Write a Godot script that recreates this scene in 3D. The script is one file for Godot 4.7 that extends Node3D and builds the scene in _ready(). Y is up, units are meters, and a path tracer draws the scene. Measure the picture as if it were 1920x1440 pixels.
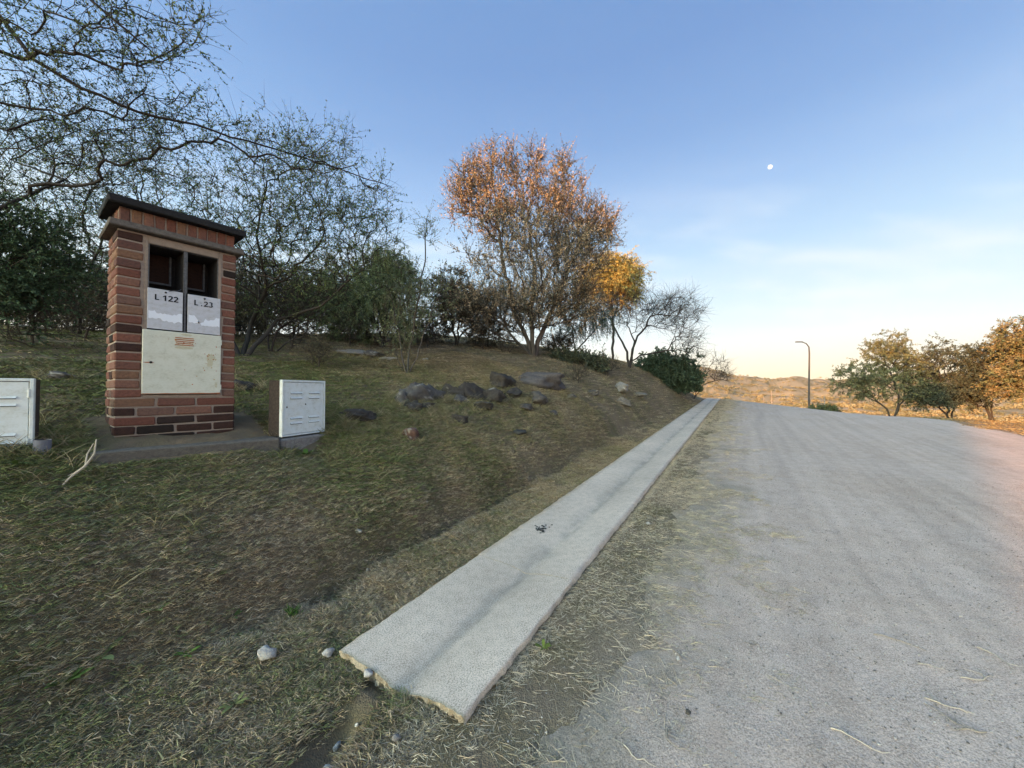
extends Node3D
# A gravel road over a low crest at dusk: concrete gutter, grassy bank with a brick meter pillar, thorn trees, sunlit hills.

const SN := 0.50904
const CS := 0.86074
var rng := RandomNumberGenerator.new()
var nz := FastNoiseLite.new()
var nz2 := FastNoiseLite.new()
var taken := {}
var M := {}

class MB:
	var v := PackedVector3Array()
	var n := PackedVector3Array()
	var c := PackedColorArray()
	var i := PackedInt32Array()
	func quad(a: Vector3, b: Vector3, d: Vector3, e: Vector3, col := Color.WHITE) -> void:
		var m := (d - a).cross(b - a)
		if m.length_squared() < 1e-18: m = (e - a).cross(d - a)
		m = m.normalized()
		var k := v.size()
		v.append(a); v.append(b); v.append(d); v.append(e)
		for q in 4:
			n.append(m); c.append(col)
		i.append(k); i.append(k + 1); i.append(k + 2); i.append(k); i.append(k + 2); i.append(k + 3)
	func tri(a: Vector3, b: Vector3, d: Vector3, col := Color.WHITE) -> void:
		var m := (d - a).cross(b - a).normalized()
		var k := v.size()
		v.append(a); v.append(b); v.append(d)
		for q in 3:
			n.append(m); c.append(col); i.append(k + q)
	# a box with chamfered edges
	func box(lo: Vector3, hi: Vector3, ch := 0.004, col := Color.WHITE) -> void:
		var ce := (lo + hi) * 0.5
		var h := (hi - lo) * 0.5
		ch = minf(ch, minf(h.x, minf(h.y, h.z)) * 0.6)
		for ax in 3:
			var u := (ax + 1) % 3
			var w := (ax + 2) % 3
			for s in [-1.0, 1.0]:
				var f := [Vector2(-1, -1), Vector2(1, -1), Vector2(1, 1), Vector2(-1, 1)]
				var q := []
				for t in f:
					var p := Vector3.ZERO
					p[ax] = h[ax] * s
					p[u] = (h[u] - ch) * t.x
					p[w] = (h[w] - ch) * t.y
					q.append(ce + p)
				if s > 0: quad(q[3], q[2], q[1], q[0], col)
				else: quad(q[0], q[1], q[2], q[3], col)
			for su in [-1.0, 1.0]:
				for sw in [-1.0, 1.0]:
					var e := []
					for t in [[-1.0, 0], [1.0, 0], [1.0, 1], [-1.0, 1]]:
						var p := Vector3.ZERO
						p[ax] = (h[ax] - ch) * t[0]
						p[u] = (h[u] - (ch if t[1] == 1 else 0.0)) * su
						p[w] = (h[w] - (0.0 if t[1] == 1 else ch)) * sw
						e.append(ce + p)
					if su * sw > 0: quad(e[3], e[2], e[1], e[0], col)
					else: quad(e[0], e[1], e[2], e[3], col)
		for sx in [-1.0, 1.0]:
			for sy in [-1.0, 1.0]:
				for sz in [-1.0, 1.0]:
					var a := ce + Vector3(h.x * sx, (h.y - ch) * sy, (h.z - ch) * sz)
					var b := ce + Vector3((h.x - ch) * sx, h.y * sy, (h.z - ch) * sz)
					var d := ce + Vector3((h.x - ch) * sx, (h.y - ch) * sy, h.z * sz)
					if sx * sy * sz > 0: tri(d, b, a, col)
					else: tri(a, b, d, col)
	func tube(p: PackedVector3Array, r: PackedFloat32Array, sides: int, col: Color, cap := false) -> void:
		var m := p.size()
		if m < 2: return
		var t := (p[1] - p[0]).normalized()
		var u := t.cross(Vector3.UP if absf(t.y) < 0.9 else Vector3.RIGHT).normalized()
		var base := v.size()
		for k in m:
			var t2 := t
			if k < m - 1: t2 = (p[k + 1] - p[maxi(k - 1, 0)]).normalized()
			else: t2 = (p[k] - p[k - 1]).normalized()
			u = (u - t2 * u.dot(t2)).normalized()
			t = t2
			var w := t.cross(u)
			for s in sides:
				var a := TAU * s / sides
				var d := u * cos(a) + w * sin(a)
				v.append(p[k] + d * r[k]); n.append(d); c.append(col)
		for k in m - 1:
			for s in sides:
				var a := base + k * sides + s
				var b := base + k * sides + (s + 1) % sides
				i.append(a); i.append(a + sides); i.append(b); i.append(b); i.append(a + sides); i.append(b + sides)
		if cap:
			for e in [0, m - 1]:
				var k := v.size()
				v.append(p[e]); n.append(t * (1 if e else -1)); c.append(col)
				for s in sides:
					i.append(k); i.append(base + e * sides + s); i.append(base + e * sides + (s + 1) % sides)
	func leaf(p: Vector3, d: Vector3, side: Vector3, ln: float, wd: float, col: Color) -> void:
		var k := v.size()
		var m := d.cross(side).normalized()
		var mid := p + d * ln * 0.45 + m * ln * 0.08
		v.append(p); v.append(mid + side * wd * 0.5); v.append(p + d * ln); v.append(mid - side * wd * 0.5)
		for q in 4:
			n.append(m); c.append(col)
		i.append(k); i.append(k + 1); i.append(k + 2); i.append(k); i.append(k + 2); i.append(k + 3)
	func mesh(mat: Material) -> ArrayMesh:
		var a := []
		a.resize(Mesh.ARRAY_MAX)
		a[Mesh.ARRAY_VERTEX] = v; a[Mesh.ARRAY_NORMAL] = n; a[Mesh.ARRAY_COLOR] = c; a[Mesh.ARRAY_INDEX] = i
		var o := ArrayMesh.new()
		o.add_surface_from_arrays(Mesh.PRIMITIVE_TRIANGLES, a)
		o.surface_set_material(0, mat)
		return o

# ---------------------------------------------------------------- naming
func numbered(called: String) -> String:
	var k: int = taken.get(called, 0)
	taken[called] = k + 1
	return called if k == 0 else "%s_%03d" % [called, k]

func tag(o: Node, label: String, category: String, group := "") -> void:
	o.set_meta("label", label)
	o.set_meta("category", category)
	if group != "": o.set_meta("group", group)

func thing(called: String, at: Vector3, label: String, category: String, group := "") -> Node3D:
	var o := Node3D.new()
	o.name = numbered(called)
	add_child(o)
	o.position = at
	tag(o, label, category, group)
	return o

func part(called: String, mesh: Mesh, parent: Node, at := Vector3.ZERO) -> MeshInstance3D:
	var o := MeshInstance3D.new()
	o.name = called
	o.mesh = mesh
	parent.add_child(o, true)
	o.position = at
	return o

func solid(called: String, mesh: Mesh, at: Vector3, label: String, category: String, group := "") -> MeshInstance3D:
	var o := MeshInstance3D.new()
	o.name = numbered(called)
	o.mesh = mesh
	add_child(o)
	o.position = at
	tag(o, label, category, group)
	return o

func setting(called: String, mesh: Mesh, kind := "structure") -> MeshInstance3D:
	var o := MeshInstance3D.new()
	o.name = called
	o.mesh = mesh
	add_child(o)
	o.set_meta("kind", kind)
	return o

# ---------------------------------------------------------------- terrain
func ss(a: float, b: float, x: float) -> float:
	var k := clampf((x - a) / (b - a), 0.0, 1.0)
	return k * k * (3.0 - 2.0 * k)

func sp(x: float, w: float) -> float:
	var k := x / w
	if k > 20.0: return x
	if k < -20.0: return 0.0
	return w * log(1.0 + exp(k))

func to_st(x: float, z: float) -> Vector2:
	var a := x + 0.219
	var b := -z - 1.75
	return Vector2(a * SN + b * CS, a * CS - b * SN)

func to_xz(s: float, t: float) -> Vector2:
	return Vector2(-0.219 + s * SN + t * CS, -(1.75 + s * CS - t * SN))

# height of the road and gutter line
func grade(s: float, t: float) -> float:
	var sc := 30.0
	if t > -3.0: sc = 30.0 - sp(2.2 * (t - 0.3), 0.6) + sp(1.9 * (t - 5.4), 0.8)
	var up := s
	if s < -12.0: up = -12.0 + (s + 12.0) * 0.3
	return 0.0345 * up - 0.135 * sp(s - sc, 1.3)

func road_left(s: float) -> float:
	return 0.45 + 0.25 * nz.get_noise_2d(s * 60.0, 7.0) + 0.12 * nz.get_noise_2d(s * 260.0, 40.0) - 0.12 * ss(1.5, -2.0, s)

func road_right(s: float) -> float:
	return 6.9 + 0.3 * nz.get_noise_2d(s * 50.0, 97.0) + 0.12 * nz.get_noise_2d(s * 260.0, 140.0)

func ground(x: float, z: float) -> float:
	var q := to_st(x, z)
	var s := q.x
	var t := q.y
	var r := sqrt(x * x + z * z)
	var y := grade(s, t)
	var d := maxf(-(t + 0.88), 0.0)
	if d > 0.0:
		var dd := sp(d - 0.55, 0.12)
		var aa := 0.9 + 1.05 * ss(0.0, 15.0, s) - 0.25 * ss(0.0, -8.0, s)
		aa *= 1.0 - ss(21.0, 36.0, s) * 0.9
		var dl := minf(dd, 30.0)
		y += aa * (1.0 - exp(-dd / 1.3)) + 0.2 * (dl - sp(dl - 11.0, 1.5)) - 0.06 * sp(dl - 13.0, 2.0)
		var g := (d - 0.72 - 0.12 * nz.get_noise_2d(s * 90.0, 50.0)) / 0.16
		y -= (0.19 + 0.07 * nz.get_noise_2d(s * 150.0, 5.0)) * exp(-g * g) * ss(-1.5, 0.8, s) * ss(14.0, 6.0, s)
	if t > 6.8: y -= 0.04 * sp(t - 9.0, 1.0) * ss(60.0, 20.0, absf(s))
	# unevenness of grass and earth
	var rough := 1.0
	if t > -0.95 and t < 7.0: rough = 0.14
	if r < 120.0:
		y += rough * (0.045 * nz.get_noise_2d(x * 90.0, z * 90.0) + 0.022 * nz2.get_noise_2d(x * 420.0, z * 420.0))
	var cb := Vector2(x + 2.15, z + 4.2).length()
	if cb < 1.2: y -= 0.1 * exp(-pow(cb / 0.42, 2.0))
	# washed-out hollow below the broken gutter end
	if s < 0.1 and s > -1.6 and absf(t + 0.45) < 0.6:
		var h := (t + 0.52 + 0.12 * s) / 0.12
		y -= 0.12 * exp(-h * h) * ss(-1.6, -0.5, s) * ss(-0.08, -0.3, s)
	if r > 70.0:
		y = lerpf(y, land(x, z, r), ss(70.0, 190.0, r))
	# the hill behind, with the valley that the road comes up
	var a := x * 0.766 - z * 0.6428
	var b := x * 0.6428 + z * 0.766
	if a < -10.0:
		var hh := lerpf(20.3, 2.5, ss(-1.4, 2.4, b)) + 1.4 * nz.get_noise_2d(b * 40.0, 3.0)
		y = lerpf(y, hh, ss(-10.0, -90.0, a))
	return y

func land(x: float, z: float, r: float) -> float:
	var az := rad_to_deg(atan2(x, -z))
	var y := -13.0 + 3.0 * nz.get_noise_2d(x * 1.2, z * 1.2)
	var ridge := 44.0 + 10.0 * nz.get_noise_2d(az * 9.0, 20.0) + 46.0 * exp(-pow((az - 25.0) / 4.5, 2.0)) + 18.0 * ss(38.0, 60.0, az)
	y += ridge * ss(260.0, 1400.0, r) + 9.0 * nz2.get_noise_2d(x * 0.9, z * 0.9) * ss(250.0, 700.0, r)
	y -= 90.0 * ss(1500.0, 2600.0, r)
	return y

func on(x: float, z: float) -> Vector3:
	return Vector3(x, ground(x, z), z)

# ---------------------------------------------------------------- materials
func lin(r: float, g: float, b: float) -> Color:
	return Color(r, g, b).linear_to_srgb()

func noise_image(size: int, seed_: int, parts: Array) -> PackedFloat32Array:
	var out := PackedFloat32Array()
	out.resize(size * size)
	for p in parts:
		var f := FastNoiseLite.new()
		f.seed = seed_ + int(p[0] * 1000.0)
		f.noise_type = FastNoiseLite.TYPE_SIMPLEX if p.size() < 3 else p[2]
		f.frequency = p[0]
		f.fractal_octaves = 3
		var by := f.get_seamless_image(size, size).get_data()
		var w: float = p[1] / 255.0
		for k in size * size:
			out[k] += by[k] * w
	return out

func ramp_texture(size: int, seed_: int, parts: Array, stops: Array) -> ImageTexture:
	var h := noise_image(size, seed_, parts)
	var lo := 1e9
	var hi := -1e9
	for x in h:
		lo = minf(lo, x); hi = maxf(hi, x)
	var gr := Gradient.new()
	gr.offsets = PackedFloat32Array(); gr.colors = PackedColorArray()
	var offs := PackedFloat32Array()
	var cols := PackedColorArray()
	for s in stops:
		offs.append(s[0]); cols.append(s[1].linear_to_srgb())
	gr.offsets = offs; gr.colors = cols
	var lut := PackedByteArray()
	for k in 256:
		var cc := gr.sample(k / 255.0)
		lut.append(cc.r8); lut.append(cc.g8); lut.append(cc.b8)
	var by := PackedByteArray()
	by.resize(size * size * 3)
	var sc := 255.0 / (hi - lo)
	for k in h.size():
		var q := int((h[k] - lo) * sc) * 3
		by[k * 3] = lut[q]; by[k * 3 + 1] = lut[q + 1]; by[k * 3 + 2] = lut[q + 2]
	var im := Image.create_from_data(size, size, false, Image.FORMAT_RGB8, by)
	return ImageTexture.create_from_image(im)

func surface(col: Color, rough: float, tex: Texture2D = null, scale := 1.0, bump: Texture2D = null, relief := 0.0, vcol := false) -> StandardMaterial3D:
	var m := StandardMaterial3D.new()
	m.albedo_color = col
	m.roughness = rough
	m.metallic_specular = 0.3
	m.vertex_color_use_as_albedo = vcol
	if tex: m.albedo_texture = tex
	if tex or bump:
		m.uv1_triplanar = true
		m.uv1_world_triplanar = true
		m.uv1_scale = Vector3.ONE * scale
	if bump:
		m.heightmap_enabled = true
		m.heightmap_texture = bump
		m.heightmap_scale = relief
	m.cull_mode = BaseMaterial3D.CULL_DISABLED
	return m

func materials() -> void:
	var C := func(r: float, g: float, b: float) -> Color: return Color(r, g, b)
	var grain := ramp_texture(512, 5, [[0.02, 0.35], [0.12, 0.6], [0.35, 0.7]], [[0.0, C.call(0.62, 0.62, 0.62)], [0.5, C.call(0.82, 0.82, 0.82)], [1.0, C.call(1, 1, 1)]])
	var bumpy := ramp_texture(512, 9, [[0.05, 0.5], [0.2, 0.6], [0.45, 0.5]], [[0.0, C.call(0, 0, 0)], [1.0, C.call(1, 1, 1)]])
	var gravel_rough := ramp_texture(1024, 11, [[0.07, 0.9, FastNoiseLite.TYPE_CELLULAR], [0.2, 0.5]], [[0.0, C.call(0, 0, 0)], [1.0, C.call(1, 1, 1)]])
	var gravel := ramp_texture(1024, 12, [[0.006, 0.2], [0.05, 0.4, FastNoiseLite.TYPE_CELLULAR], [0.11, 0.8], [0.2, 0.9]], [[0.0, C.call(0.25, 0.24, 0.23)], [0.28, C.call(0.45, 0.44, 0.43)], [0.42, C.call(0.68, 0.675, 0.67)], [0.56, C.call(0.8, 0.8, 0.8)], [0.7, C.call(0.96, 0.96, 0.96)], [1.0, C.call(1, 1, 1)]])
	var soil := ramp_texture(1024, 21, [[0.01, 0.4], [0.06, 0.5], [0.15, 0.6]], [[0.0, C.call(0.4, 0.4, 0.4)], [0.45, C.call(0.78, 0.76, 0.74)], [0.75, C.call(0.95, 0.92, 0.88)], [1.0, C.call(1, 0.98, 0.94)]])
	var concrete := ramp_texture(1024, 31, [[0.008, 0.25], [0.065, 0.9], [0.13, 0.8]], [[0.0, C.call(0.2, 0.19, 0.18)], [0.33, C.call(0.54, 0.53, 0.51)], [0.45, C.call(0.76, 0.75, 0.73)], [0.56, C.call(0.9, 0.89, 0.87)], [0.7, C.call(1, 1, 1)], [1.0, C.call(1, 1, 1)]])
	var clay := ramp_texture(512, 41, [[0.012, 0.6], [0.05, 0.5], [0.2, 0.4]], [[0.0, C.call(0.2, 0.17, 0.17)], [0.28, C.call(0.38, 0.29, 0.27)], [0.5, C.call(0.58, 0.365, 0.305)], [0.72, C.call(0.64, 0.42, 0.35)], [0.86, C.call(0.74, 0.58, 0.51)], [1.0, C.call(1, 0.9, 0.82)]])
	var stone := ramp_texture(512, 51, [[0.012, 0.6], [0.04, 0.5], [0.2, 0.5]], [[0.0, C.call(0.35, 0.34, 0.34)], [0.45, C.call(0.62, 0.61, 0.62)], [0.62, C.call(0.8, 0.8, 0.78)], [1.0, C.call(1, 1, 0.98)]])
	var paint := ramp_texture(512, 61, [[0.01, 0.7], [0.05, 0.5], [0.3, 0.15]], [[0.0, C.call(0.62, 0.6, 0.52)], [0.3, C.call(0.88, 0.87, 0.83)], [0.6, C.call(0.97, 0.97, 0.96)], [1.0, C.call(1, 1, 1)]])
	M.ground = surface(Color.WHITE, 1.0, soil, 0.9, bumpy, 1.2, true)
	M.road = surface(Color.WHITE, 0.97, gravel, 0.62, gravel_rough, 0.35, true)
	M.gutter = surface(Color.WHITE, 0.93, concrete, 1.1, bumpy, 0.12, true)
	M.slab = surface(lin(0.2, 0.175, 0.15), 0.95, stone, 2.5, bumpy, 0.3)
	M.cap = surface(lin(0.035, 0.034, 0.036), 0.9, stone, 3.0, bumpy, 0.25)
	M.cornice = surface(lin(0.2, 0.175, 0.155), 0.92, stone, 3.0, bumpy, 0.25)
	M.mortar = surface(lin(0.37, 0.295, 0.245), 0.97, soil, 2.2, bumpy, 0.3)
	M.plinth = surface(lin(0.34, 0.31, 0.29), 0.97, stone, 2.5, bumpy, 0.4)
	var bricks := [[0.4, 0.26, 0.22], [0.34, 0.24, 0.21], [0.42, 0.32, 0.27], [0.34, 0.29, 0.26], [0.26, 0.2, 0.19], [0.4, 0.33, 0.25], [0.32, 0.2, 0.17]]
	M.brick = []
	for b in bricks: M.brick.append(surface(lin(b[0], b[1], b[2]), 0.95, clay, 5.6 + b[0], bumpy, 0.5))
	M.dark_brick = []
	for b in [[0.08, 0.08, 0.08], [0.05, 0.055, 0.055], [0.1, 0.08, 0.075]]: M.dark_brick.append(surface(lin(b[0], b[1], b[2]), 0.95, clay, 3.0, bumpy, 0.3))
	M.door = surface(lin(0.7, 0.69, 0.59), 0.5, paint, 1.7)
	M.white_metal = surface(lin(0.7, 0.73, 0.74), 0.45, paint, 2.1)
	M.panel = surface(lin(0.58, 0.58, 0.63), 0.7, paint, 4.0)
	M.paper = surface(lin(0.82, 0.84, 0.9), 0.9)
	M.ink = surface(lin(0.015, 0.015, 0.02), 0.8)
	M.rust = surface(lin(0.42, 0.13, 0.045), 0.9)
	M.rust_pale = surface(lin(0.5, 0.36, 0.17), 0.9)
	M.stain = surface(lin(0.6, 0.55, 0.4), 0.7, paint, 9.0)
	M.inner = surface(lin(0.06, 0.055, 0.055), 0.95, stone, 4.0)
	M.board = surface(lin(0.075, 0.06, 0.055), 0.9, clay, 5.0)
	M.inner_frame = surface(lin(0.2, 0.2, 0.21), 0.8, stone, 4.0)
	M.dark_metal = surface(lin(0.03, 0.03, 0.032), 0.6)
	M.box_side = surface(lin(0.09, 0.07, 0.06), 0.95, stone, 4.0, bumpy, 0.3)
	M.rock = surface(Color.WHITE, 0.95, stone, 2.2, bumpy, 0.8, true)
	M.bark = surface(Color.WHITE, 0.95, null, 1.0, null, 0.0, true)
	M.leaf = surface(Color.WHITE, 0.75, null, 1.0, null, 0.0, true)
	M.leaf.backlight = Color(0.5, 0.5, 0.4)
	M.blade = surface(Color.WHITE, 0.9, null, 1.0, null, 0.0, true)
	M.blade.backlight = Color(0.2, 0.2, 0.15)
	M.pebble = surface(Color.WHITE, 0.95, grain, 8.0, null, 0.0, true)
	M.pole = surface(lin(0.07, 0.06, 0.055), 0.6)
	M.post = surface(lin(0.22, 0.19, 0.16), 0.9)
	M.pipe = surface(lin(0.16, 0.16, 0.19), 0.6)

# ---------------------------------------------------------------- sky
func sky_texture() -> ImageTexture:
	var el := [-90.0, -2.0, 0.0, 1.5, 3.5, 5.5, 8.0, 12.0, 18.0, 25.0, 32.0, 40.0, 50.0, 90.0]
	var co := [Color8(150, 135, 115), Color8(200, 180, 155), Color8(240, 224, 190), Color8(242, 230, 200), Color8(238, 235, 216), Color8(228, 237, 232), Color8(211, 232, 240), Color8(190, 222, 241), Color8(160, 202, 236), Color8(133, 177, 224), Color8(109, 155, 208), Color8(95, 141, 197), Color8(90, 136, 191), Color8(90, 132, 184)]
	var w := 1024
	var h := 512
	var im := Image.create(w, h, false, Image.FORMAT_RGBF)
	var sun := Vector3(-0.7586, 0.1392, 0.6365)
	var cl := FastNoiseLite.new()
	cl.seed = 4; cl.frequency = 1.0; cl.fractal_octaves = 5
	for j in h:
		var e := 90.0 - 180.0 * (j + 0.5) / h
		var k := 0
		while k < el.size() - 2 and e > el[k + 1]: k += 1
		var base: Color = co[k].srgb_to_linear().lerp(co[k + 1].srgb_to_linear(), clampf((e - el[k]) / (el[k + 1] - el[k]), 0, 1))
		var y := sin(deg_to_rad(e))
		var cr := cos(deg_to_rad(e))
		for i in w:
			var az := TAU * (i + 0.5) / w
			var dir := Vector3(sin(az) * cr, y, -cos(az) * cr)
			var cc := base
			if e > 0.0:
				# thin high cloud on a flat layer
				var px := dir.x / (y + 0.12)
				var pz := dir.z / (y + 0.12)
				var f := cl.get_noise_2d(px * 0.7 + 3.0, pz * 1.9) + 0.5 * cl.get_noise_2d(px * 2.2, pz * 5.0 + 9.0)
				var m := smoothstep(-0.25, 0.85, f) * smoothstep(0.0, 10.0, e) * smoothstep(30.0, 15.0, e) * 0.36
				cc = cc.lerp(Color(0.8, 0.86, 0.9), m)
			# air lit by the low sun, glow raised to fill the shaded ground
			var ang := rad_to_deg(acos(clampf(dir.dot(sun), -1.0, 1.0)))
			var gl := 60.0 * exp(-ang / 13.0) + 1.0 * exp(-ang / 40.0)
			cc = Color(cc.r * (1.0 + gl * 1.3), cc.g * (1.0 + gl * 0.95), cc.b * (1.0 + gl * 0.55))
			im.set_pixel(i, j, cc)
	return ImageTexture.create_from_image(im)

# ---------------------------------------------------------------- trees
func scatter(blobs: Array) -> PackedVector3Array:
	var out := PackedVector3Array()
	for b in blobs:
		var ce: Vector3 = b[0]
		var ra: Vector3 = b[1]
		for k in b[2]:
			var d := Vector3(rng.randfn(), rng.randfn(), rng.randfn()).normalized()
			var rr := pow(rng.randf(), 0.42) * (1.0 + 0.16 * rng.randfn() * (1.0 if rng.randf() < 0.3 else 0.3))
			out.append(ce + Vector3(d.x * ra.x, d.y * ra.y, d.z * ra.z) * rr)
	return out

func grow(stems: Array, atts: PackedVector3Array, bias: float, seg: float, jit: float, stem_r: float) -> Dictionary:
	var least := PackedFloat32Array([stem_r])
	var pos := PackedVector3Array()
	var par := PackedInt32Array()
	var pl := PackedFloat32Array()
	var base: Vector3 = stems[0][0]
	pos.append(base); par.append(-1); pl.append(0.0)
	for st in stems:
		var last := 0
		for k in range(1, st.size()):
			var a: Vector3 = st[k - 1]
			var b: Vector3 = st[k]
			var m := maxi(1, int(a.distance_to(b) / seg))
			for q in range(1, m + 1):
				var p := a.lerp(b, float(q) / m)
				if q < m: p += Vector3(rng.randfn(), rng.randfn(), rng.randfn()) * jit
				pos.append(p); par.append(last); pl.append(pl[last] + pos[last].distance_to(p))
				least.append(stem_r * lerpf(1.0, 0.2, (k - 1 + float(q) / m) / (st.size() - 1)))
				last = pos.size() - 1
	var order := []
	for a in atts: order.append([a.distance_squared_to(base), a])
	order.sort_custom(func(p, q): return p[0] < q[0])
	var tips := PackedInt32Array()
	for o in order:
		var a: Vector3 = o[1]
		var best := 1e9
		var bi := 0
		for k in range(1, pos.size()):
			var c := a.distance_to(pos[k]) + bias * pl[k]
			if c < best:
				best = c; bi = k
		var b := pos[bi]
		var dist := a.distance_to(b)
		if dist < 0.02: continue
		var pd := (b - pos[par[bi]]).normalized() if par[bi] >= 0 else Vector3.UP
		var ctl := b + (pd * 0.55 + (a - b).normalized()).normalized() * dist * 0.45
		var m := maxi(2, int(dist / seg))
		var last := bi
		for q in range(1, m + 1):
			var u := float(q) / m
			var p := b.lerp(ctl, u).lerp(ctl.lerp(a, u), u)
			p += Vector3(rng.randfn(), rng.randfn(), rng.randfn()) * jit * minf(1.0, dist)
			pos.append(p); par.append(last); pl.append(pl[last] + pos[last].distance_to(p))
			last = pos.size() - 1
		tips.append(last)
	return {pos = pos, par = par, tips = tips, least = least}

func limbs(mb: MB, g: Dictionary, org: Vector3, tip_r: float, power: float, max_r: float, col: Color) -> void:
	var pos: PackedVector3Array = g.pos
	var par: PackedInt32Array = g.par
	var m := pos.size()
	var w := PackedFloat32Array()
	w.resize(m); w.fill(0.0)
	var big := PackedInt32Array()
	big.resize(m); big.fill(-1)
	for k in range(m - 1, -1, -1):
		if w[k] == 0.0: w[k] = 1.0
		if par[k] >= 0:
			w[par[k]] += w[k]
	var rad := PackedFloat32Array()
	rad.resize(m)
	var least: PackedFloat32Array = g.least
	for k in m: rad[k] = minf(maxf(tip_r * pow(w[k], power), least[k] if k < least.size() else 0.0), max_r)
	for k in range(1, m):
		var p := par[k]
		if big[p] < 0 or w[k] > w[big[p]]: big[p] = k
	for k in range(1, m):
		if big[par[k]] == k and par[k] != 0: continue
		var pts := PackedVector3Array([pos[par[k]] - org])
		var rr := PackedFloat32Array([minf(rad[k] * 1.15, rad[par[k]])])
		var q := k
		while q >= 0:
			pts.append(pos[q] - org); rr.append(rad[q])
			q = big[q]
		rr[rr.size() - 1] *= 0.5
		var sides := 3 if rr[0] < 0.012 else (5 if rr[0] < 0.05 else 9)
		var tint := col * rng.randf_range(0.8, 1.15)
		mb.tube(pts, rr, sides, tint)

func any_dir() -> Vector3:
	return Vector3(rng.randfn(), rng.randfn(), rng.randfn()).normalized()

# o: base, stems, blobs, and how twigs and leaves look
func tree(called: String, label: String, category: String, group: String, o: Dictionary) -> Node3D:
	rng.seed = o.seed
	var base: Vector3 = o.base
	var stems: Array = o.stems
	for st in stems: st.insert(0, base + Vector3(0, -0.12, 0))
	var g := grow(stems, scatter(o.blobs), o.get("bias", 0.35), o.get("seg", 0.25), o.get("jit", 0.03), o.get("stem_r", 0.0))
	var wood := MB.new()
	var bark: Color = o.get("bark", Color(0.06, 0.05, 0.045))
	limbs(wood, g, base, o.get("tip_r", 0.006), o.get("power", 0.42), o.get("max_r", 0.2), bark)
	var crown := MB.new()
	var cols: Array = o.get("cols", [Color(0.06, 0.08, 0.03)])
	var pos: PackedVector3Array = g.pos
	var par: PackedInt32Array = g.par
	var tw: int = o.get("twigs", 3)
	var tl: float = o.get("twig_len", 0.3)
	var lp: int = o.get("leaves", 6)
	var ll: float = o.get("leaf_len", 0.06)
	var lw: float = o.get("leaf_wid", 0.025)
	var droop: float = o.get("droop", 0.0)
	var up: float = o.get("up", 0.0)
	var zig: float = o.get("zig", 0.35)
	var twr: float = o.get("twig_r", 0.0035)
	var bare: float = o.get("bare", 0.0)
	for tip in g.tips:
		var p0 := pos[tip] - base
		var d0 := (pos[tip] - pos[par[tip]]).normalized()
		for k in tw:
			var d := (d0 * 0.9 + any_dir() * 0.9 + Vector3(0, up - droop, 0)).normalized()
			var ln := tl * rng.randf_range(0.5, 1.4)
			var pts := PackedVector3Array([p0])
			var rr := PackedFloat32Array([twr])
			var p := p0
			var no_leaf := rng.randf() < bare
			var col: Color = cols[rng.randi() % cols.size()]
			var steps := 4
			for q in steps:
				d = (d + any_dir() * zig + Vector3(0, -droop * 0.4, 0)).normalized()
				var a := p
				p += d * ln / steps
				pts.append(p); rr.append(twr * (1.0 - 0.2 * (q + 1)))
				if no_leaf: continue
				for e in lp:
					var ld := (d * 0.7 + any_dir() + Vector3(0, -droop * 0.6, 0)).normalized()
					var sd := ld.cross(any_dir()).normalized()
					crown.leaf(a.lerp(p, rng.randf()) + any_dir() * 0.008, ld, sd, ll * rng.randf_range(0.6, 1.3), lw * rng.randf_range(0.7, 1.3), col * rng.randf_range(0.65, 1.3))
			wood.tube(pts, rr, 3, bark * rng.randf_range(0.7, 1.2))
	var n := thing(called, base, label, category, group)
	part("trunk", wood.mesh(M.bark), n)
	if crown.v.size() > 0: part("crown", crown.mesh(M.leaf), n)
	return n

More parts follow.
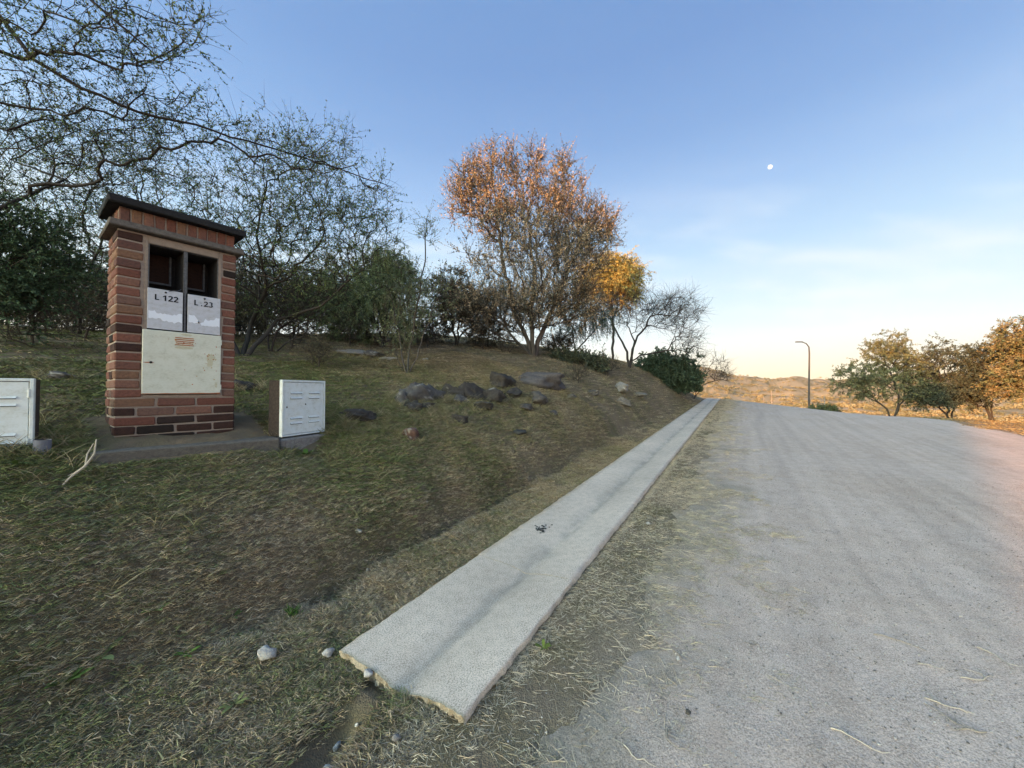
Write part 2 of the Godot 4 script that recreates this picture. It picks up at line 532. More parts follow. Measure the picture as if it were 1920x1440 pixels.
# ---------------------------------------------------------------- stones
func rock_mesh(sd: int, size: Vector3, col: Color, pale: Color, pale_share: float, nu := 22, nv := 14) -> ArrayMesh:
	rng.seed = sd
	var planes := []
	for k in 16: planes.append([any_dir(), rng.randf_range(0.55, 0.95)])
	var mb := MB.new()
	var off := rng.randf() * 900.0
	for j in nv + 1:
		var th := PI * j / nv
		for i in nu:
			var ph := TAU * i / nu
			var d := Vector3(sin(th) * cos(ph), cos(th), sin(th) * sin(ph))
			var r := 1.15
			for pl in planes:
				var cs: float = d.dot(pl[0])
				if cs > 0.1: r = minf(r, pl[1] / cs)
			r *= 1.0 + 0.28 * nz.get_noise_3d(d.x * 110 + off, d.y * 110, d.z * 110) + 0.16 * nz2.get_noise_3d(d.x * 300 + off, d.y * 300, d.z * 300)
			mb.v.append(Vector3(d.x * size.x, d.y * size.y, d.z * size.z) * r)
			mb.n.append(Vector3.UP)
			var l := nz.get_noise_3d(d.x * 160 - off, d.y * 160, d.z * 160) * 0.5 + 0.5 + 0.25 * nz2.get_noise_3d(d.x * 500, d.y * 500 + off, d.z * 500)
			mb.c.append(col.lerp(pale, smoothstep(1.0 - pale_share, 1.08 - pale_share, l)))
	for j in nv:
		for i in nu:
			var a := j * nu + i
			var b := j * nu + (i + 1) % nu
			mb.i.append(a); mb.i.append(b); mb.i.append(a + nu); mb.i.append(b); mb.i.append(b + nu); mb.i.append(a + nu)
	# faceted normals, lightly smoothed
	var acc := PackedVector3Array()
	acc.resize(mb.v.size())
	for k in range(0, mb.i.size(), 3):
		var a := mb.i[k]; var b := mb.i[k + 1]; var c := mb.i[k + 2]
		var fn := (mb.v[c] - mb.v[a]).cross(mb.v[b] - mb.v[a])
		acc[a] += fn; acc[b] += fn; acc[c] += fn
	for k in acc.size(): mb.n[k] = acc[k].normalized() if acc[k].length() > 1e-9 else Vector3.UP
	return mb.mesh(M.rock)

func _ready() -> void:
	nz.seed = 3; nz.frequency = 0.01; nz.fractal_octaves = 3
	nz2.seed = 8; nz2.frequency = 0.01; nz2.fractal_octaves = 2
	# camera
	var cam := Camera3D.new()
	cam.fov = 90.0
	cam.near = 0.05
	cam.far = 6000.0
	add_child(cam)
	cam.position = Vector3(0, 1.5, 0)
	cam.rotation_degrees = Vector3(1.0, 0, 0)
	cam.current = true
	# sky, light and exposure
	var env := Environment.new()
	env.background_mode = Environment.BG_SKY
	var sm := PanoramaSkyMaterial.new()
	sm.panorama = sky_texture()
	var sky := Sky.new()
	sky.sky_material = sm
	env.sky = sky
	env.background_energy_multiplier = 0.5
	env.tonemap_mode = Environment.TONE_MAPPER_LINEAR
	env.tonemap_exposure = 2.45
	env.sdfgi_enabled = true
	env.ssao_enabled = true
	env.ssil_enabled = true
	env.fog_enabled = true
	env.fog_density = 0.00002
	env.fog_light_color = Color8(236, 228, 212)
	var we := WorldEnvironment.new()
	we.environment = env
	add_child(we)
	var sun := DirectionalLight3D.new()
	sun.name = "sun"
	sun.light_color = Color(1.0, 0.66, 0.36)
	sun.light_energy = 1.6
	sun.light_angular_distance = 0.5
	sun.shadow_enabled = true
	add_child(sun)
	sun.look_at_from_position(Vector3.ZERO, Vector3(0.7586, -0.1392, -0.6365), Vector3.UP)
	materials()
	build_ground()
	build_gutter()
	build_pillar()
	build_boxes()
	build_trees()
	build_rocks()
	build_far()
	build_grass()
	build_small()

# ---------------------------------------------------------------- ground, road, gutter
func lines(lo: float, hi: float, core_lo: float, core_hi: float, step: float, growth: float) -> PackedFloat32Array:
	var a := PackedFloat32Array()
	var x := core_lo
	while x < core_hi:
		a.append(x); x += step
	var st := step
	while x < hi:
		a.append(x); x += st; st *= growth
	a.append(hi)
	var b := PackedFloat32Array()
	st = step * growth
	x = core_lo - step
	while x > lo:
		b.append(x); x -= st; st *= growth
	b.append(lo)
	b.reverse()
	b.append_array(a)
	return b

func ground_color(s: float, t: float, x: float, z: float) -> Color:
	var dry := nz.get_noise_2d(x * 55.0, z * 55.0) * 0.5 + 0.5
	var fine := nz2.get_noise_2d(x * 400.0 + 50.0, z * 400.0) * 0.5 + 0.5
	var earth := Color(0.19, 0.14, 0.1)
	var turf := Color(0.15, 0.125, 0.07)
	var straw := Color(0.23, 0.175, 0.115)
	var c := turf.lerp(straw, smoothstep(0.3, 0.75, dry)).lerp(earth, smoothstep(0.45, 0.7, fine) * 0.7)
	if t > -0.1:
		var k := ss(-0.1, 1.3, t + 0.5 * (dry - 0.5) + 0.3 * (fine - 0.5)) * ss(9.0, 6.5, t)
		c = c.lerp(Color(0.4, 0.335, 0.265), k)
	if t > 6.5: c = c.lerp(Color(0.27, 0.19, 0.095), ss(6.5, 7.5, t) * (0.6 + 0.4 * fine))
	# open dry pasture with scrub beyond the crest and outside the bank
	var open := maxf(maxf(ss(30.0, 44.0, s), ss(11.0, 20.0, t)), maxf(ss(-30.0, -60.0, t), ss(-20.0, -45.0, s)))
	if open > 0.0:
		var big := nz.get_noise_2d(x * 3.0, z * 3.0) + 0.6 * nz2.get_noise_2d(x * 14.0, z * 14.0)
		var far := Color(0.4, 0.315, 0.205).lerp(Color(0.2, 0.175, 0.1), smoothstep(-0.1, 0.5, big))
		c = c.lerp(far, open)
	return c

func sheet(ls: PackedFloat32Array, lt: PackedFloat32Array, height: Callable, color: Callable, mat: Material) -> ArrayMesh:
	var mb := MB.new()
	var m := lt.size()
	for s in ls:
		for t in lt:
			var q := to_xz(s, t)
			mb.v.append(Vector3(q.x, height.call(s, t, q.x, q.y), q.y))
			mb.c.append(color.call(s, t, q.x, q.y))
	for a in ls.size():
		for b in m:
			var u := mb.v[mini(a + 1, ls.size() - 1) * m + b] - mb.v[maxi(a - 1, 0) * m + b]
			var w := mb.v[a * m + mini(b + 1, m - 1)] - mb.v[a * m + maxi(b - 1, 0)]
			mb.n.append(w.cross(u).normalized())
	for a in ls.size() - 1:
		for b in m - 1:
			var k := a * m + b
			mb.i.append(k); mb.i.append(k + m); mb.i.append(k + 1); mb.i.append(k + 1); mb.i.append(k + m); mb.i.append(k + m + 1)
	return mb.mesh(mat)

func build_ground() -> void:
	var ls := lines(-3200.0, 3200.0, -2.2, 9.0, 0.075, 1.045)
	var lt := lines(-3200.0, 3200.0, -5.0, 3.0, 0.06, 1.045)
	var hgt := func(s: float, t: float, x: float, z: float) -> float:
		var y := ground(x, z)
		if s > 0.06 and s < 34.0 and t > -0.84 and t < -0.03: y -= 0.16
		elif s > -0.1 and s < 0.07 and t > -0.72 and t < -0.1: y -= 0.045
		if absf(s) < 70.0: y -= 0.025 * ss(0.0, 0.08, t - road_left(s)) * ss(0.0, 0.08, road_right(s) - t)
		return y
	setting("ground", sheet(ls, lt, hgt, ground_color, M.ground))
	# the gravel surface, edges ragged
	var mb := MB.new()
	var rs := lines(-60.0, 60.0, -2.2, 9.0, 0.075, 1.045)
	var nt := 150
	for s in rs:
		var a := road_left(s)
		var b := road_right(s)
		for k in nt:
			var u := float(k) / (nt - 1)
			var t := lerpf(a, b, u)
			var q := to_xz(s, t)
			var edge := minf(t - a, b - t)
			mb.v.append(Vector3(q.x, ground(q.x, q.y) - 0.02 + 0.018 * ss(0.0, 0.1, edge), q.y))
			mb.n.append(Vector3.UP)
			var mix := 0.5 + 0.6 * nz.get_noise_2d(q.x * 45.0, q.y * 45.0) + 0.4 * nz2.get_noise_2d(q.x * 300.0, q.y * 300.0)
			var track := 0.7 * nz.get_noise_2d(t * 130.0, s * 7.0) + 0.9 * nz2.get_noise_2d(t * 700.0 + 9.0, s * 12.0)
			var cc := Color(0.69, 0.54, 0.455).lerp(Color(0.61, 0.46, 0.365), 0.65 * smoothstep(0.1, 1.1, mix)) * (1.0 + 0.14 * track)
			mb.c.append(cc.lerp(Color(0.44, 0.36, 0.28), ss(0.7, 0.05, t - a + 0.8 * (mix - 0.5))))
	for a in rs.size() - 1:
		for b in nt - 1:
			var k := a * nt + b
			mb.i.append(k); mb.i.append(k + nt); mb.i.append(k + 1); mb.i.append(k + 1); mb.i.append(k + nt); mb.i.append(k + nt + 1)
	for a in rs.size():
		for b in nt:
			var u := mb.v[mini(a + 1, rs.size() - 1) * nt + b] - mb.v[maxi(a - 1, 0) * nt + b]
			var w := mb.v[a * nt + mini(b + 1, nt - 1)] - mb.v[a * nt + maxi(b - 1, 0)]
			mb.n[a * nt + b] = w.cross(u).normalized()
	setting("road", mb.mesh(M.road))

func build_gutter() -> void:
	var at := to_xz(0.0, -0.44)
	var root := thing("concrete_gutter", Vector3(at.x, 0.0, at.y), "pale concrete drainage gutter running up along the gravel road", "gutter")
	var joints := [0.0, 1.33, 4.6, 8.0, 11.6, 15.2, 18.8, 22.4, 26.0, 29.4, 33.5]
	var prof := [[-0.88, 0.0], [-0.8, -0.002], [-0.68, -0.006], [-0.56, -0.014], [-0.47, -0.03], [-0.43, -0.042], [-0.4, -0.047], [-0.37, -0.043], [-0.32, -0.03], [-0.22, -0.014], [-0.12, -0.005], [-0.05, -0.001], [0.0, 0.0]]
	var fine := []
	for k in prof.size() - 1:
		for q in 4: fine.append([lerpf(prof[k][0], prof[k + 1][0], q / 4.0), lerpf(prof[k][1], prof[k + 1][1], q / 4.0)])
	fine.append(prof[prof.size() - 1])
	var coarse := prof
	for j in joints.size() - 1:
		prof = fine if j == 0 else coarse
		var mb := MB.new()
		var s0: float = joints[j] + (0.0 if j == 0 else 0.0015)
		var s1: float = joints[j + 1] - 0.0015
		var m := int(clampf((s1 - s0) / (0.025 if j < 2 else 0.08), 8, 140))
		var w := prof.size()
		var lift := 0.038 + 0.006 * nz.get_noise_2d(j * 77.0, 5.0)
		for a in m + 1:
			for b in w + 2:
				var k := clampi(b - 1, 0, w - 1)
				var s := lerpf(s0, s1, float(a) / m)
				var t: float = prof[k][0]
				if j == 0 and a < 3: s += (0.014 * nz2.get_noise_2d(t * 300.0, 3.0) + 0.007 * nz.get_noise_2d(t * 2500.0, 9.0)) * (1.0 - a / 3.0)
				if k == 0: t += 0.012 * nz2.get_noise_2d(s * 500.0, 11.0) + 0.006 * nz.get_noise_2d(s * 3000.0, 3.0)
				if k == w - 1: t += 0.012 * nz2.get_noise_2d(s * 500.0, 71.0) + 0.006 * nz.get_noise_2d(s * 3000.0, 63.0)
				var y: float = grade(s, t) + prof[k][1] + lift + 0.003 * nz.get_noise_2d(s * 120.0, t * 120.0)
				if b == 0 or b == w + 1: y -= 0.14
				elif k == 0 or k == w - 1: y -= 0.006
				var q := to_xz(s, t)
				mb.v.append(Vector3(q.x - at.x, y, q.y - at.y))
				var stain := exp(-pow((t + 0.405) / 0.055, 2.0)) * (0.55 + 0.9 * nz2.get_noise_2d(s * 260.0, t * 900.0)) + 0.35 * exp(-pow((t + 0.42) / 0.14, 2.0)) * (0.5 + nz.get_noise_2d(s * 200.0, t * 700.0))
				var c := Color(0.8, 0.65, 0.535).lerp(Color(0.36, 0.33, 0.29), clampf(stain * 0.65, 0.0, 0.55))
				var blot := nz.get_noise_2d(s * 70.0 + 33.0, t * 90.0)
				c *= 0.93 + 0.16 * blot
				if b == 0 or b == w + 1: c = Color(0.42, 0.36, 0.27)
				if j == 0 and a == 0: c = Color(0.5, 0.42, 0.3)
				mb.c.append(c)
		var W := w + 2
		for a in m + 1:
			for b in W:
				var u := mb.v[mini(a + 1, m) * W + b] - mb.v[maxi(a - 1, 0) * W + b]
				var x := mb.v[a * W + mini(b + 1, W - 1)] - mb.v[a * W + maxi(b - 1, 0)]
				mb.n.append(x.cross(u).normalized())
		for a in m:
			for b in W - 1:
				var k := a * W + b
				mb.i.append(k); mb.i.append(k + W); mb.i.append(k + 1); mb.i.append(k + 1); mb.i.append(k + W); mb.i.append(k + W + 1)
		# end faces; the first one is broken, with aggregate showing
		for e in [0, m]:
			var rows := 5
			var grid := []
			for r in rows + 1:
				var row := []
				for b in range(1, W - 1):
					var p := mb.v[e * W + b]
					var f := float(r) / rows
					var out := 0.0
					if e == 0 and j == 0 and r > 0: out = 0.03 * nz2.get_noise_2d(b * 160.0 + r * 91.0, r * 310.0) + 0.02 * f
					row.append(p + Vector3(0, -0.13 * f, 0) + Vector3(SN, 0, -CS) * out)
				grid.append(row)
			for r in rows:
				for b in grid[0].size() - 1:
					var k := 0.8 + 0.5 * nz.get_noise_2d(b * 700.0, r * 900.0)
					mb.quad(grid[r][b], grid[r][b + 1], grid[r + 1][b + 1], grid[r + 1][b], Color(0.5, 0.41, 0.3) * k)
		part("slab", mb.mesh(M.gutter), root)
	# a dark splash of dried mud on the first slab
	var sp_ := MB.new()
	rng.seed = 77
	for k in 26:
		var q := to_xz(2.12 + rng.randfn() * 0.045, -0.66 + rng.randfn() * 0.035)
		var r := rng.randf_range(0.006, 0.02)
		var st2 := to_st(q.x, q.y)
		var y := grade(st2.x, st2.y) + 0.0355
		var pr := -1
		for e in 7:
			var a := TAU * e / 7.0
			var rr := r * rng.randf_range(0.6, 1.3)
			sp_.v.append(Vector3(q.x - at.x + cos(a) * rr, y - 0.004, q.y - at.y + sin(a) * rr)); sp_.n.append(Vector3.UP); sp_.c.append(Color(0.11, 0.1, 0.09))
		var ce := sp_.v.size()
		sp_.v.append(Vector3(q.x - at.x, y + 0.005, q.y - at.y)); sp_.n.append(Vector3.UP); sp_.c.append(Color(0.09, 0.085, 0.08))
		for e in 7:
			sp_.i.append(ce); sp_.i.append(ce - 7 + e); sp_.i.append(ce - 7 + (e + 1) % 7)
	part("mud_splash", sp_.mesh(M.rock), root).set_meta("kind", "stuff")

# ---------------------------------------------------------------- brick meter pillar
var brick_cache := {}

func worn_box(size: Vector3, variant: int, mat: Material, wear := 0.0032, ch := 0.008) -> ArrayMesh:
	var key := [size.snapped(Vector3.ONE * 0.002), variant, mat.get_instance_id()]
	if brick_cache.has(key): return brick_cache[key]
	var mb := MB.new()
	mb.box(-size * 0.5, size * 0.5, ch)
	for k in mb.v.size():
		var p := mb.v[k]
		var o := variant * 311.0
		mb.v[k] = p + Vector3(nz2.get_noise_3d(p.x * 2600 + o, p.y * 2600, p.z * 2600), nz2.get_noise_3d(p.x * 2600, p.y * 2600 + o, p.z * 2600), nz2.get_noise_3d(p.x * 2600, p.y * 2600, p.z * 2600 + o)) * wear * 2.0
	var m := mb.mesh(mat)
	brick_cache[key] = m
	return m

func brick(parent: Node, lo: Vector3, hi: Vector3, dark: float) -> void:
	var mat: Material
	if rng.randf() < dark: mat = M.dark_brick[rng.randi() % 3]
	else: mat = M.brick[rng.randi() % M.brick.size()]
	var o := part("brick", worn_box(hi - lo, rng.randi() % 5, mat), parent, (lo + hi) * 0.5 + Vector3(rng.randfn() * 0.0012, rng.randfn() * 0.001, rng.randfn() * 0.0015))
	o.rotation = Vector3(rng.randfn(), rng.randfn(), rng.randfn()) * 0.004

func bar(lo: Vector3, hi: Vector3, mat: Material, ch := 0.003) -> ArrayMesh:
	var mb := MB.new()
	mb.box(lo, hi, ch)
	return mb.mesh(mat)

# a flat torn sheet with thickness: outline given bottom and top heights along x
func torn(x0: float, x1: float, lo: Array, hi: Array, z: float, mat: Material) -> ArrayMesh:
	var mb := MB.new()
	var m := lo.size()
	for k in m - 1:
		var a := lerpf(x0, x1, float(k) / (m - 1))
		var b := lerpf(x0, x1, float(k + 1) / (m - 1))
		for t in [0.0, 0.0012]:
			mb.quad(Vector3(a, hi[k], z + t), Vector3(b, hi[k + 1], z + t), Vector3(b, lo[k + 1], z + t), Vector3(a, lo[k], z + t))
		mb.quad(Vector3(a, lo[k], z), Vector3(b, lo[k + 1], z), Vector3(b, lo[k + 1], z + 0.0012), Vector3(a, lo[k], z + 0.0012))
		mb.quad(Vector3(a, hi[k], z), Vector3(b, hi[k + 1], z), Vector3(b, hi[k + 1], z + 0.0012), Vector3(a, hi[k], z + 0.0012))
	return mb.mesh(mat)

func letters(txt: String, height: float, mat: Material) -> TextMesh:
	var t := TextMesh.new()
	var f := SystemFont.new()
	f.font_names = PackedStringArray(["Droid Sans"])
	f.font_weight = 700
	t.font = f
	t.text = txt
	t.font_size = 64
	t.pixel_size = height / 46.0
	t.depth = 0.0015
	t.horizontal_alignment = HORIZONTAL_ALIGNMENT_LEFT
	t.material = mat
	return t

func build_pillar() -> void:
	var org := Vector3(-3.34, 1.035, -3.22)
	var turn := deg_to_rad(52.5)
	# concrete footing
	var foot := thing("concrete_footing", org, "dark weathered concrete footing slab under the brick meter pillar", "footing")
	foot.rotation.y = turn - 0.03
	var fm := worn_box(Vector3(1.28, 0.36, 0.9), 3, M.slab, 0.012, 0.015)
	part("slab", fm, foot, Vector3(0.5, -0.181, -0.08))
	var pr := thing("brick_meter_pillar", org, "tall red brick electricity meter pillar with two open boxes and white door", "meter pillar")
	pr.rotation.y = turn
	rng.seed = 500
	var W := 0.86
	var Dp := 0.46
	var g := 0.009
	var cm := MB.new()
	# mortar core: jambs, back, sill block, lintel
	cm.box(Vector3(g, 0.0, -Dp + g), Vector3(0.19, 1.845, -g), 0.002)
	cm.box(Vector3(0.722, 0.0, -Dp + g), Vector3(W - g, 1.845, -g), 0.002)
	cm.box(Vector3(0.1905, 0.0, -Dp + g), Vector3(0.7215, 1.845, -0.34), 0.002)
	cm.box(Vector3(0.1905, 0.0, -0.3395), Vector3(0.7215, 0.43, -g), 0.002)
	cm.box(Vector3(0.1905, 1.795, -0.3395), Vector3(0.7215, 1.845, -g), 0.002)
	part("mortar_core", cm.mesh(M.mortar), pr)
	var ch := 0.08
	for k in 23:
		var y0 := k * ch + 0.006
		var y1 := (k + 1) * ch - 0.006
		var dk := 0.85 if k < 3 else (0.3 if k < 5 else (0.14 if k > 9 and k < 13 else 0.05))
		var even := k % 2 == 0
		var jit := rng.randf_range(-0.012, 0.012)
		if k >= 5:
			var lw := 0.165 + jit
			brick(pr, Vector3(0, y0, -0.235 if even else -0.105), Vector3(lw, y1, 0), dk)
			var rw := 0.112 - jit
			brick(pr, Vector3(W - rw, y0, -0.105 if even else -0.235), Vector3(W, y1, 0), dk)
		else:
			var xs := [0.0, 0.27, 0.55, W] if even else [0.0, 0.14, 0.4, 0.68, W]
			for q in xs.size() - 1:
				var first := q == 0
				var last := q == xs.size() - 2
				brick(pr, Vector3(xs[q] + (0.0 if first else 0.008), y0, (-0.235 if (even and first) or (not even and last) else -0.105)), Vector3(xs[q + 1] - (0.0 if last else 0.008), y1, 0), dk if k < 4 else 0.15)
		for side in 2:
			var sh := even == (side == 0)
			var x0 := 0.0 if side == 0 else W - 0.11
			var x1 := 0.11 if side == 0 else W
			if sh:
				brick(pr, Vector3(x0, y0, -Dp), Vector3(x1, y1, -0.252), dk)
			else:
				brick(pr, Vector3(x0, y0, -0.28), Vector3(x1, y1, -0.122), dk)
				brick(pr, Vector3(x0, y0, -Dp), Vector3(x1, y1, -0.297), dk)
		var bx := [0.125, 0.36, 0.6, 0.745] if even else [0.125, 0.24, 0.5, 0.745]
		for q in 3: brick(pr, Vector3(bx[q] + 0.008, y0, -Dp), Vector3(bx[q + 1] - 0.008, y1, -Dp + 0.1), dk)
	# cornice, soldier course and cap
	part("cornice", worn_box(Vector3(W + 0.11, 0.054, Dp + 0.11), 1, M.cornice, 0.005, 0.008), pr, Vector3(W * 0.5, 1.881, -Dp * 0.5))
	var fr := MB.new()
	fr.box(Vector3(0.018, 1.909, -Dp + 0.018), Vector3(W - 0.018, 2.039, -0.018), 0.002)
	part("frieze_core", fr.mesh(M.mortar), pr)
	for q in 11:
		var x0 := 0.01 + q * 0.0764
		brick(pr, Vector3(x0 + 0.005, 1.913, -0.09), Vector3(x0 + 0.0764 - 0.005, 2.036, -0.009), 0.05)
		brick(pr, Vector3(x0 + 0.005, 1.913, -Dp + 0.009), Vector3(x0 + 0.0764 - 0.005, 2.036, -Dp + 0.09), 0.05)
	for q in 4:
		var z0 := -0.096 - (q + 1) * 0.067
		for x in [[0.009, 0.09], [W - 0.09, W - 0.009]]:
			brick(pr, Vector3(x[0], 1.913, z0 + 0.005), Vector3(x[1], 2.036, z0 + 0.062), 0.05)
	part("cap_slab", worn_box(Vector3(W + 0.13, 0.065, Dp + 0.13), 2, M.cap, 0.008, 0.01), pr, Vector3(W * 0.5, 2.073, -Dp * 0.5))
	# cement surround of the boxes
	var su := MB.new()
	su.box(Vector3(0.178, 0.43, -0.06), Vector3(0.2, 1.795, -0.003), 0.003)
	su.box(Vector3(0.712, 0.43, -0.06), Vector3(0.738, 1.795, -0.003), 0.003)
	su.box(Vector3(0.2005, 1.775, -0.06), Vector3(0.7115, 1.84, -0.003), 0.003)
	su.box(Vector3(0.178, 0.4, -0.05), Vector3(0.738, 0.4295, -0.004), 0.003)
	part("cement_surround", su.mesh(M.mortar), pr)
	# two open meter boxes
	for q in 2:
		var x0: float = [0.2015, 0.4665][q]
		var x1: float = [0.4505, 0.711][q]
		var mb := MB.new()
		var t := 0.006
		mb.box(Vector3(x0, 1.02, -0.33), Vector3(x0 + t, 1.773, -0.01), 0.001)
		mb.box(Vector3(x1 - t, 1.02, -0.33), Vector3(x1, 1.773, -0.01), 0.001)
		mb.box(Vector3(x0 + t, 1.764, -0.33), Vector3(x1 - t, 1.772, -0.012), 0.001)
		mb.box(Vector3(x0 + t, 1.021, -0.33), Vector3(x1 - t, 1.03, -0.012), 0.001)
		mb.box(Vector3(x0 + t, 1.031, -0.33), Vector3(x1 - t, 1.763, -0.322), 0.001)
		var boxn := part("meter_box", mb.mesh(M.inner), pr)
		part("back_board", bar(Vector3(x0 + 0.012, 1.49, -0.3), Vector3(x1 - 0.055, 1.755, -0.285), M.board), boxn)
		var fb := MB.new()
		fb.box(Vector3(x0 + 0.008, 1.472, -0.283), Vector3(x1 - 0.045, 1.49, -0.255), 0.002)
		fb.box(Vector3(x1 - 0.06, 1.4905, -0.282), Vector3(x1 - 0.045, 1.757, -0.256), 0.002)
		part("board_frame", fb.mesh(M.inner_frame), boxn)
		part("front_edge", bar(Vector3(x0, 1.38, -0.009), Vector3(x0 + 0.006, 1.772, -0.004), M.inner_frame), boxn)
		part("front_edge", bar(Vector3(x1 - 0.006, 1.38, -0.009), Vector3(x1, 1.772, -0.004), M.inner_frame), boxn)
	part("divider", bar(Vector3(0.451, 1.01, -0.3), Vector3(0.466, 1.774, -0.005), M.inner_frame), pr)
	# number plates in front of the lower halves
	rng.seed = 61
	for q in 2:
		var x0: float = [0.197, 0.475][q]
		var x1: float = [0.44, 0.728][q]
		var drop := -0.004 * q
		var pl := part("number_plate", bar(Vector3(x0, 1.018 + drop, -0.002), Vector3(x1, 1.378 + drop, 0.006), M.panel), pr)
		pl.set_meta("label", ["scuffed grey plate lettered L 122 with torn white paper", "scuffed grey plate with worn lettering L 123 and torn paper"][q])
		var lo := []
		var hi := []
		for k in 18:
			lo.append(1.112 + drop + rng.randfn() * 0.004 - (0.016 if k > 6 else 0.0))
			hi.append(1.163 + drop + rng.randfn() * 0.006 + (0.018 if k < 4 or k > 14 else -0.006) - (0.03 if q == 1 and k > 4 and k < 9 else 0.0))
		part("torn_paper", torn(x0 + 0.008, x1 - 0.006, lo, hi, 0.0063, M.paper), pl)
		var bolt := MB.new()
		bolt.tube(PackedVector3Array([Vector3((x0 + x1) * 0.5, 1.355 + drop, 0.004), Vector3((x0 + x1) * 0.5, 1.355 + drop, 0.011)]), PackedFloat32Array([0.008, 0.008]), 8, Color.WHITE, true)
		part("lock", bolt.mesh(M.dark_metal), pl)
		if q == 0:
			part("lettering", letters("L 122", 0.05, M.ink), pl, Vector3(x0 + 0.042, 1.302, 0.0072))
		else:
			part("lettering", letters("L", 0.05, M.ink), pl, Vector3(x0 + 0.042, 1.302, 0.0072))
			part("lettering", letters("23", 0.05, M.ink), pl, Vector3(x0 + 0.118, 1.299, 0.0072))
			part("lettering", bar(Vector3(x0 + 0.1, 1.276, 0.006), Vector3(x0 + 0.109, 1.287, 0.008), M.ink, 0.001), pl)
			part("lettering", bar(Vector3(x0 + 0.096, 1.303, 0.006), Vector3(x0 + 0.102, 1.309, 0.0078), M.ink, 0.001), pl)
			# paint lost over the last digit
			part("worn_patch", torn(x0 + 0.152, x0 + 0.176, [1.295, 1.292, 1.296], [1.315, 1.32, 1.312], 0.0081, M.panel), pl)
	# loose wire hanging over the plate
	var wire := MB.new()
	wire.tube(PackedVector3Array([Vector3(0.44, 1.42, -0.06), Vector3(0.42, 1.4, -0.02), Vector3(0.4, 1.385, 0.0), Vector3(0.37, 1.381, 0.006), Vector3(0.34, 1.37, 0.01)]), PackedFloat32Array([0.003, 0.003, 0.003, 0.003, 0.003]), 5, Color(0.1, 0.1, 0.1), true)
	part("wire", wire.mesh(M.inner_frame), pr)
	# white metal door
	var door := part("door", bar(Vector3(0.168, 0.437, -0.003), Vector3(0.736, 1.006, 0.014), M.door, 0.004), pr)
	for k in 5:
		var w := 0.062 + 0.012 * rng.randf()
		part("louvre", bar(Vector3(0.455 - w, 0.885 + k * 0.0165, 0.0125), Vector3(0.455 + w, 0.892 + k * 0.0165, 0.0185), M.rust, 0.002), door)
	var lk := MB.new()
	lk.tube(PackedVector3Array([Vector3(0.225, 0.716, 0.012), Vector3(0.225, 0.716, 0.019)]), PackedFloat32Array([0.011, 0.01]), 9, Color.WHITE, true)
	part("lock", lk.mesh(M.dark_metal), door)
	part("rust_streak", torn(0.176, 0.246, [0.713, 0.711, 0.712, 0.713], [0.717, 0.719, 0.719, 0.716], 0.0142, M.rust), door)
	part("rust_edge", torn(0.172, 0.732, [0.4365, 0.437, 0.4366, 0.437, 0.4365, 0.437, 0.4366, 0.437], [0.442, 0.4405, 0.443, 0.441, 0.4425, 0.4445, 0.442, 0.447], 0.0142, M.rust), door)
	# pale stains
	for q in [[0.655, 0.77, 0.035, 0.07], [0.64, 0.72, 0.02, 0.03], [0.45, 0.865, 0.09, 0.016], [0.47, 0.985, 0.05, 0.012], [0.7, 0.52, 0.014, 0.03]]:
		var sb := MB.new()
		var pts := []
		for e in 15:
			var a := TAU * e / 15.0
			pts.append(Vector3(q[0] + cos(a) * q[2] * rng.randf_range(0.55, 1.1), q[1] + sin(a) * q[3] * rng.randf_range(0.55, 1.1), 0.0142))
		for e in 15: sb.tri(Vector3(q[0], q[1], 0.0144), pts[e], pts[(e + 1) % 15])
		part("rust_stain", sb.mesh(M.stain), door)
	# rust spots: thin scabs
	for k in 34:
		var cx: float
		var cy: float
		if k < 18:
			cx = 0.655 + rng.randfn() * 0.03; cy = 0.76 + rng.randfn() * 0.06
		elif k < 26:
			cx = 0.42 + rng.randfn() * 0.09; cy = 0.9 + rng.randfn() * 0.02
		else:
			cx = rng.randf_range(0.4, 0.72); cy = rng.randf_range(0.46, 0.95)
		var r := rng.randf_range(0.002, 0.0065)
		var sb := MB.new()
		var pts := []
		for e in 7:
			var a := TAU * e / 7.0
			pts.append(Vector3(cx + cos(a) * r * rng.randf_range(0.6, 1.5), cy + sin(a) * r * rng.randf_range(0.6, 1.4), 0.0144))
		for e in 7: sb.tri(Vector3(cx, cy, 0.0152), pts[e], pts[(e + 1) % 7])
		part("rust_spot", sb.mesh(M.rust if k % 3 else M.rust_pale), door)
	for h in [0.5, 0.94]:
		var hg := MB.new()
		hg.tube(PackedVector3Array([Vector3(0.738, h - 0.025, 0.008), Vector3(0.738, h + 0.025, 0.008)]), PackedFloat32Array([0.006, 0.006]), 8, Color.WHITE, true)
		part("hinge", hg.mesh(M.door), door)

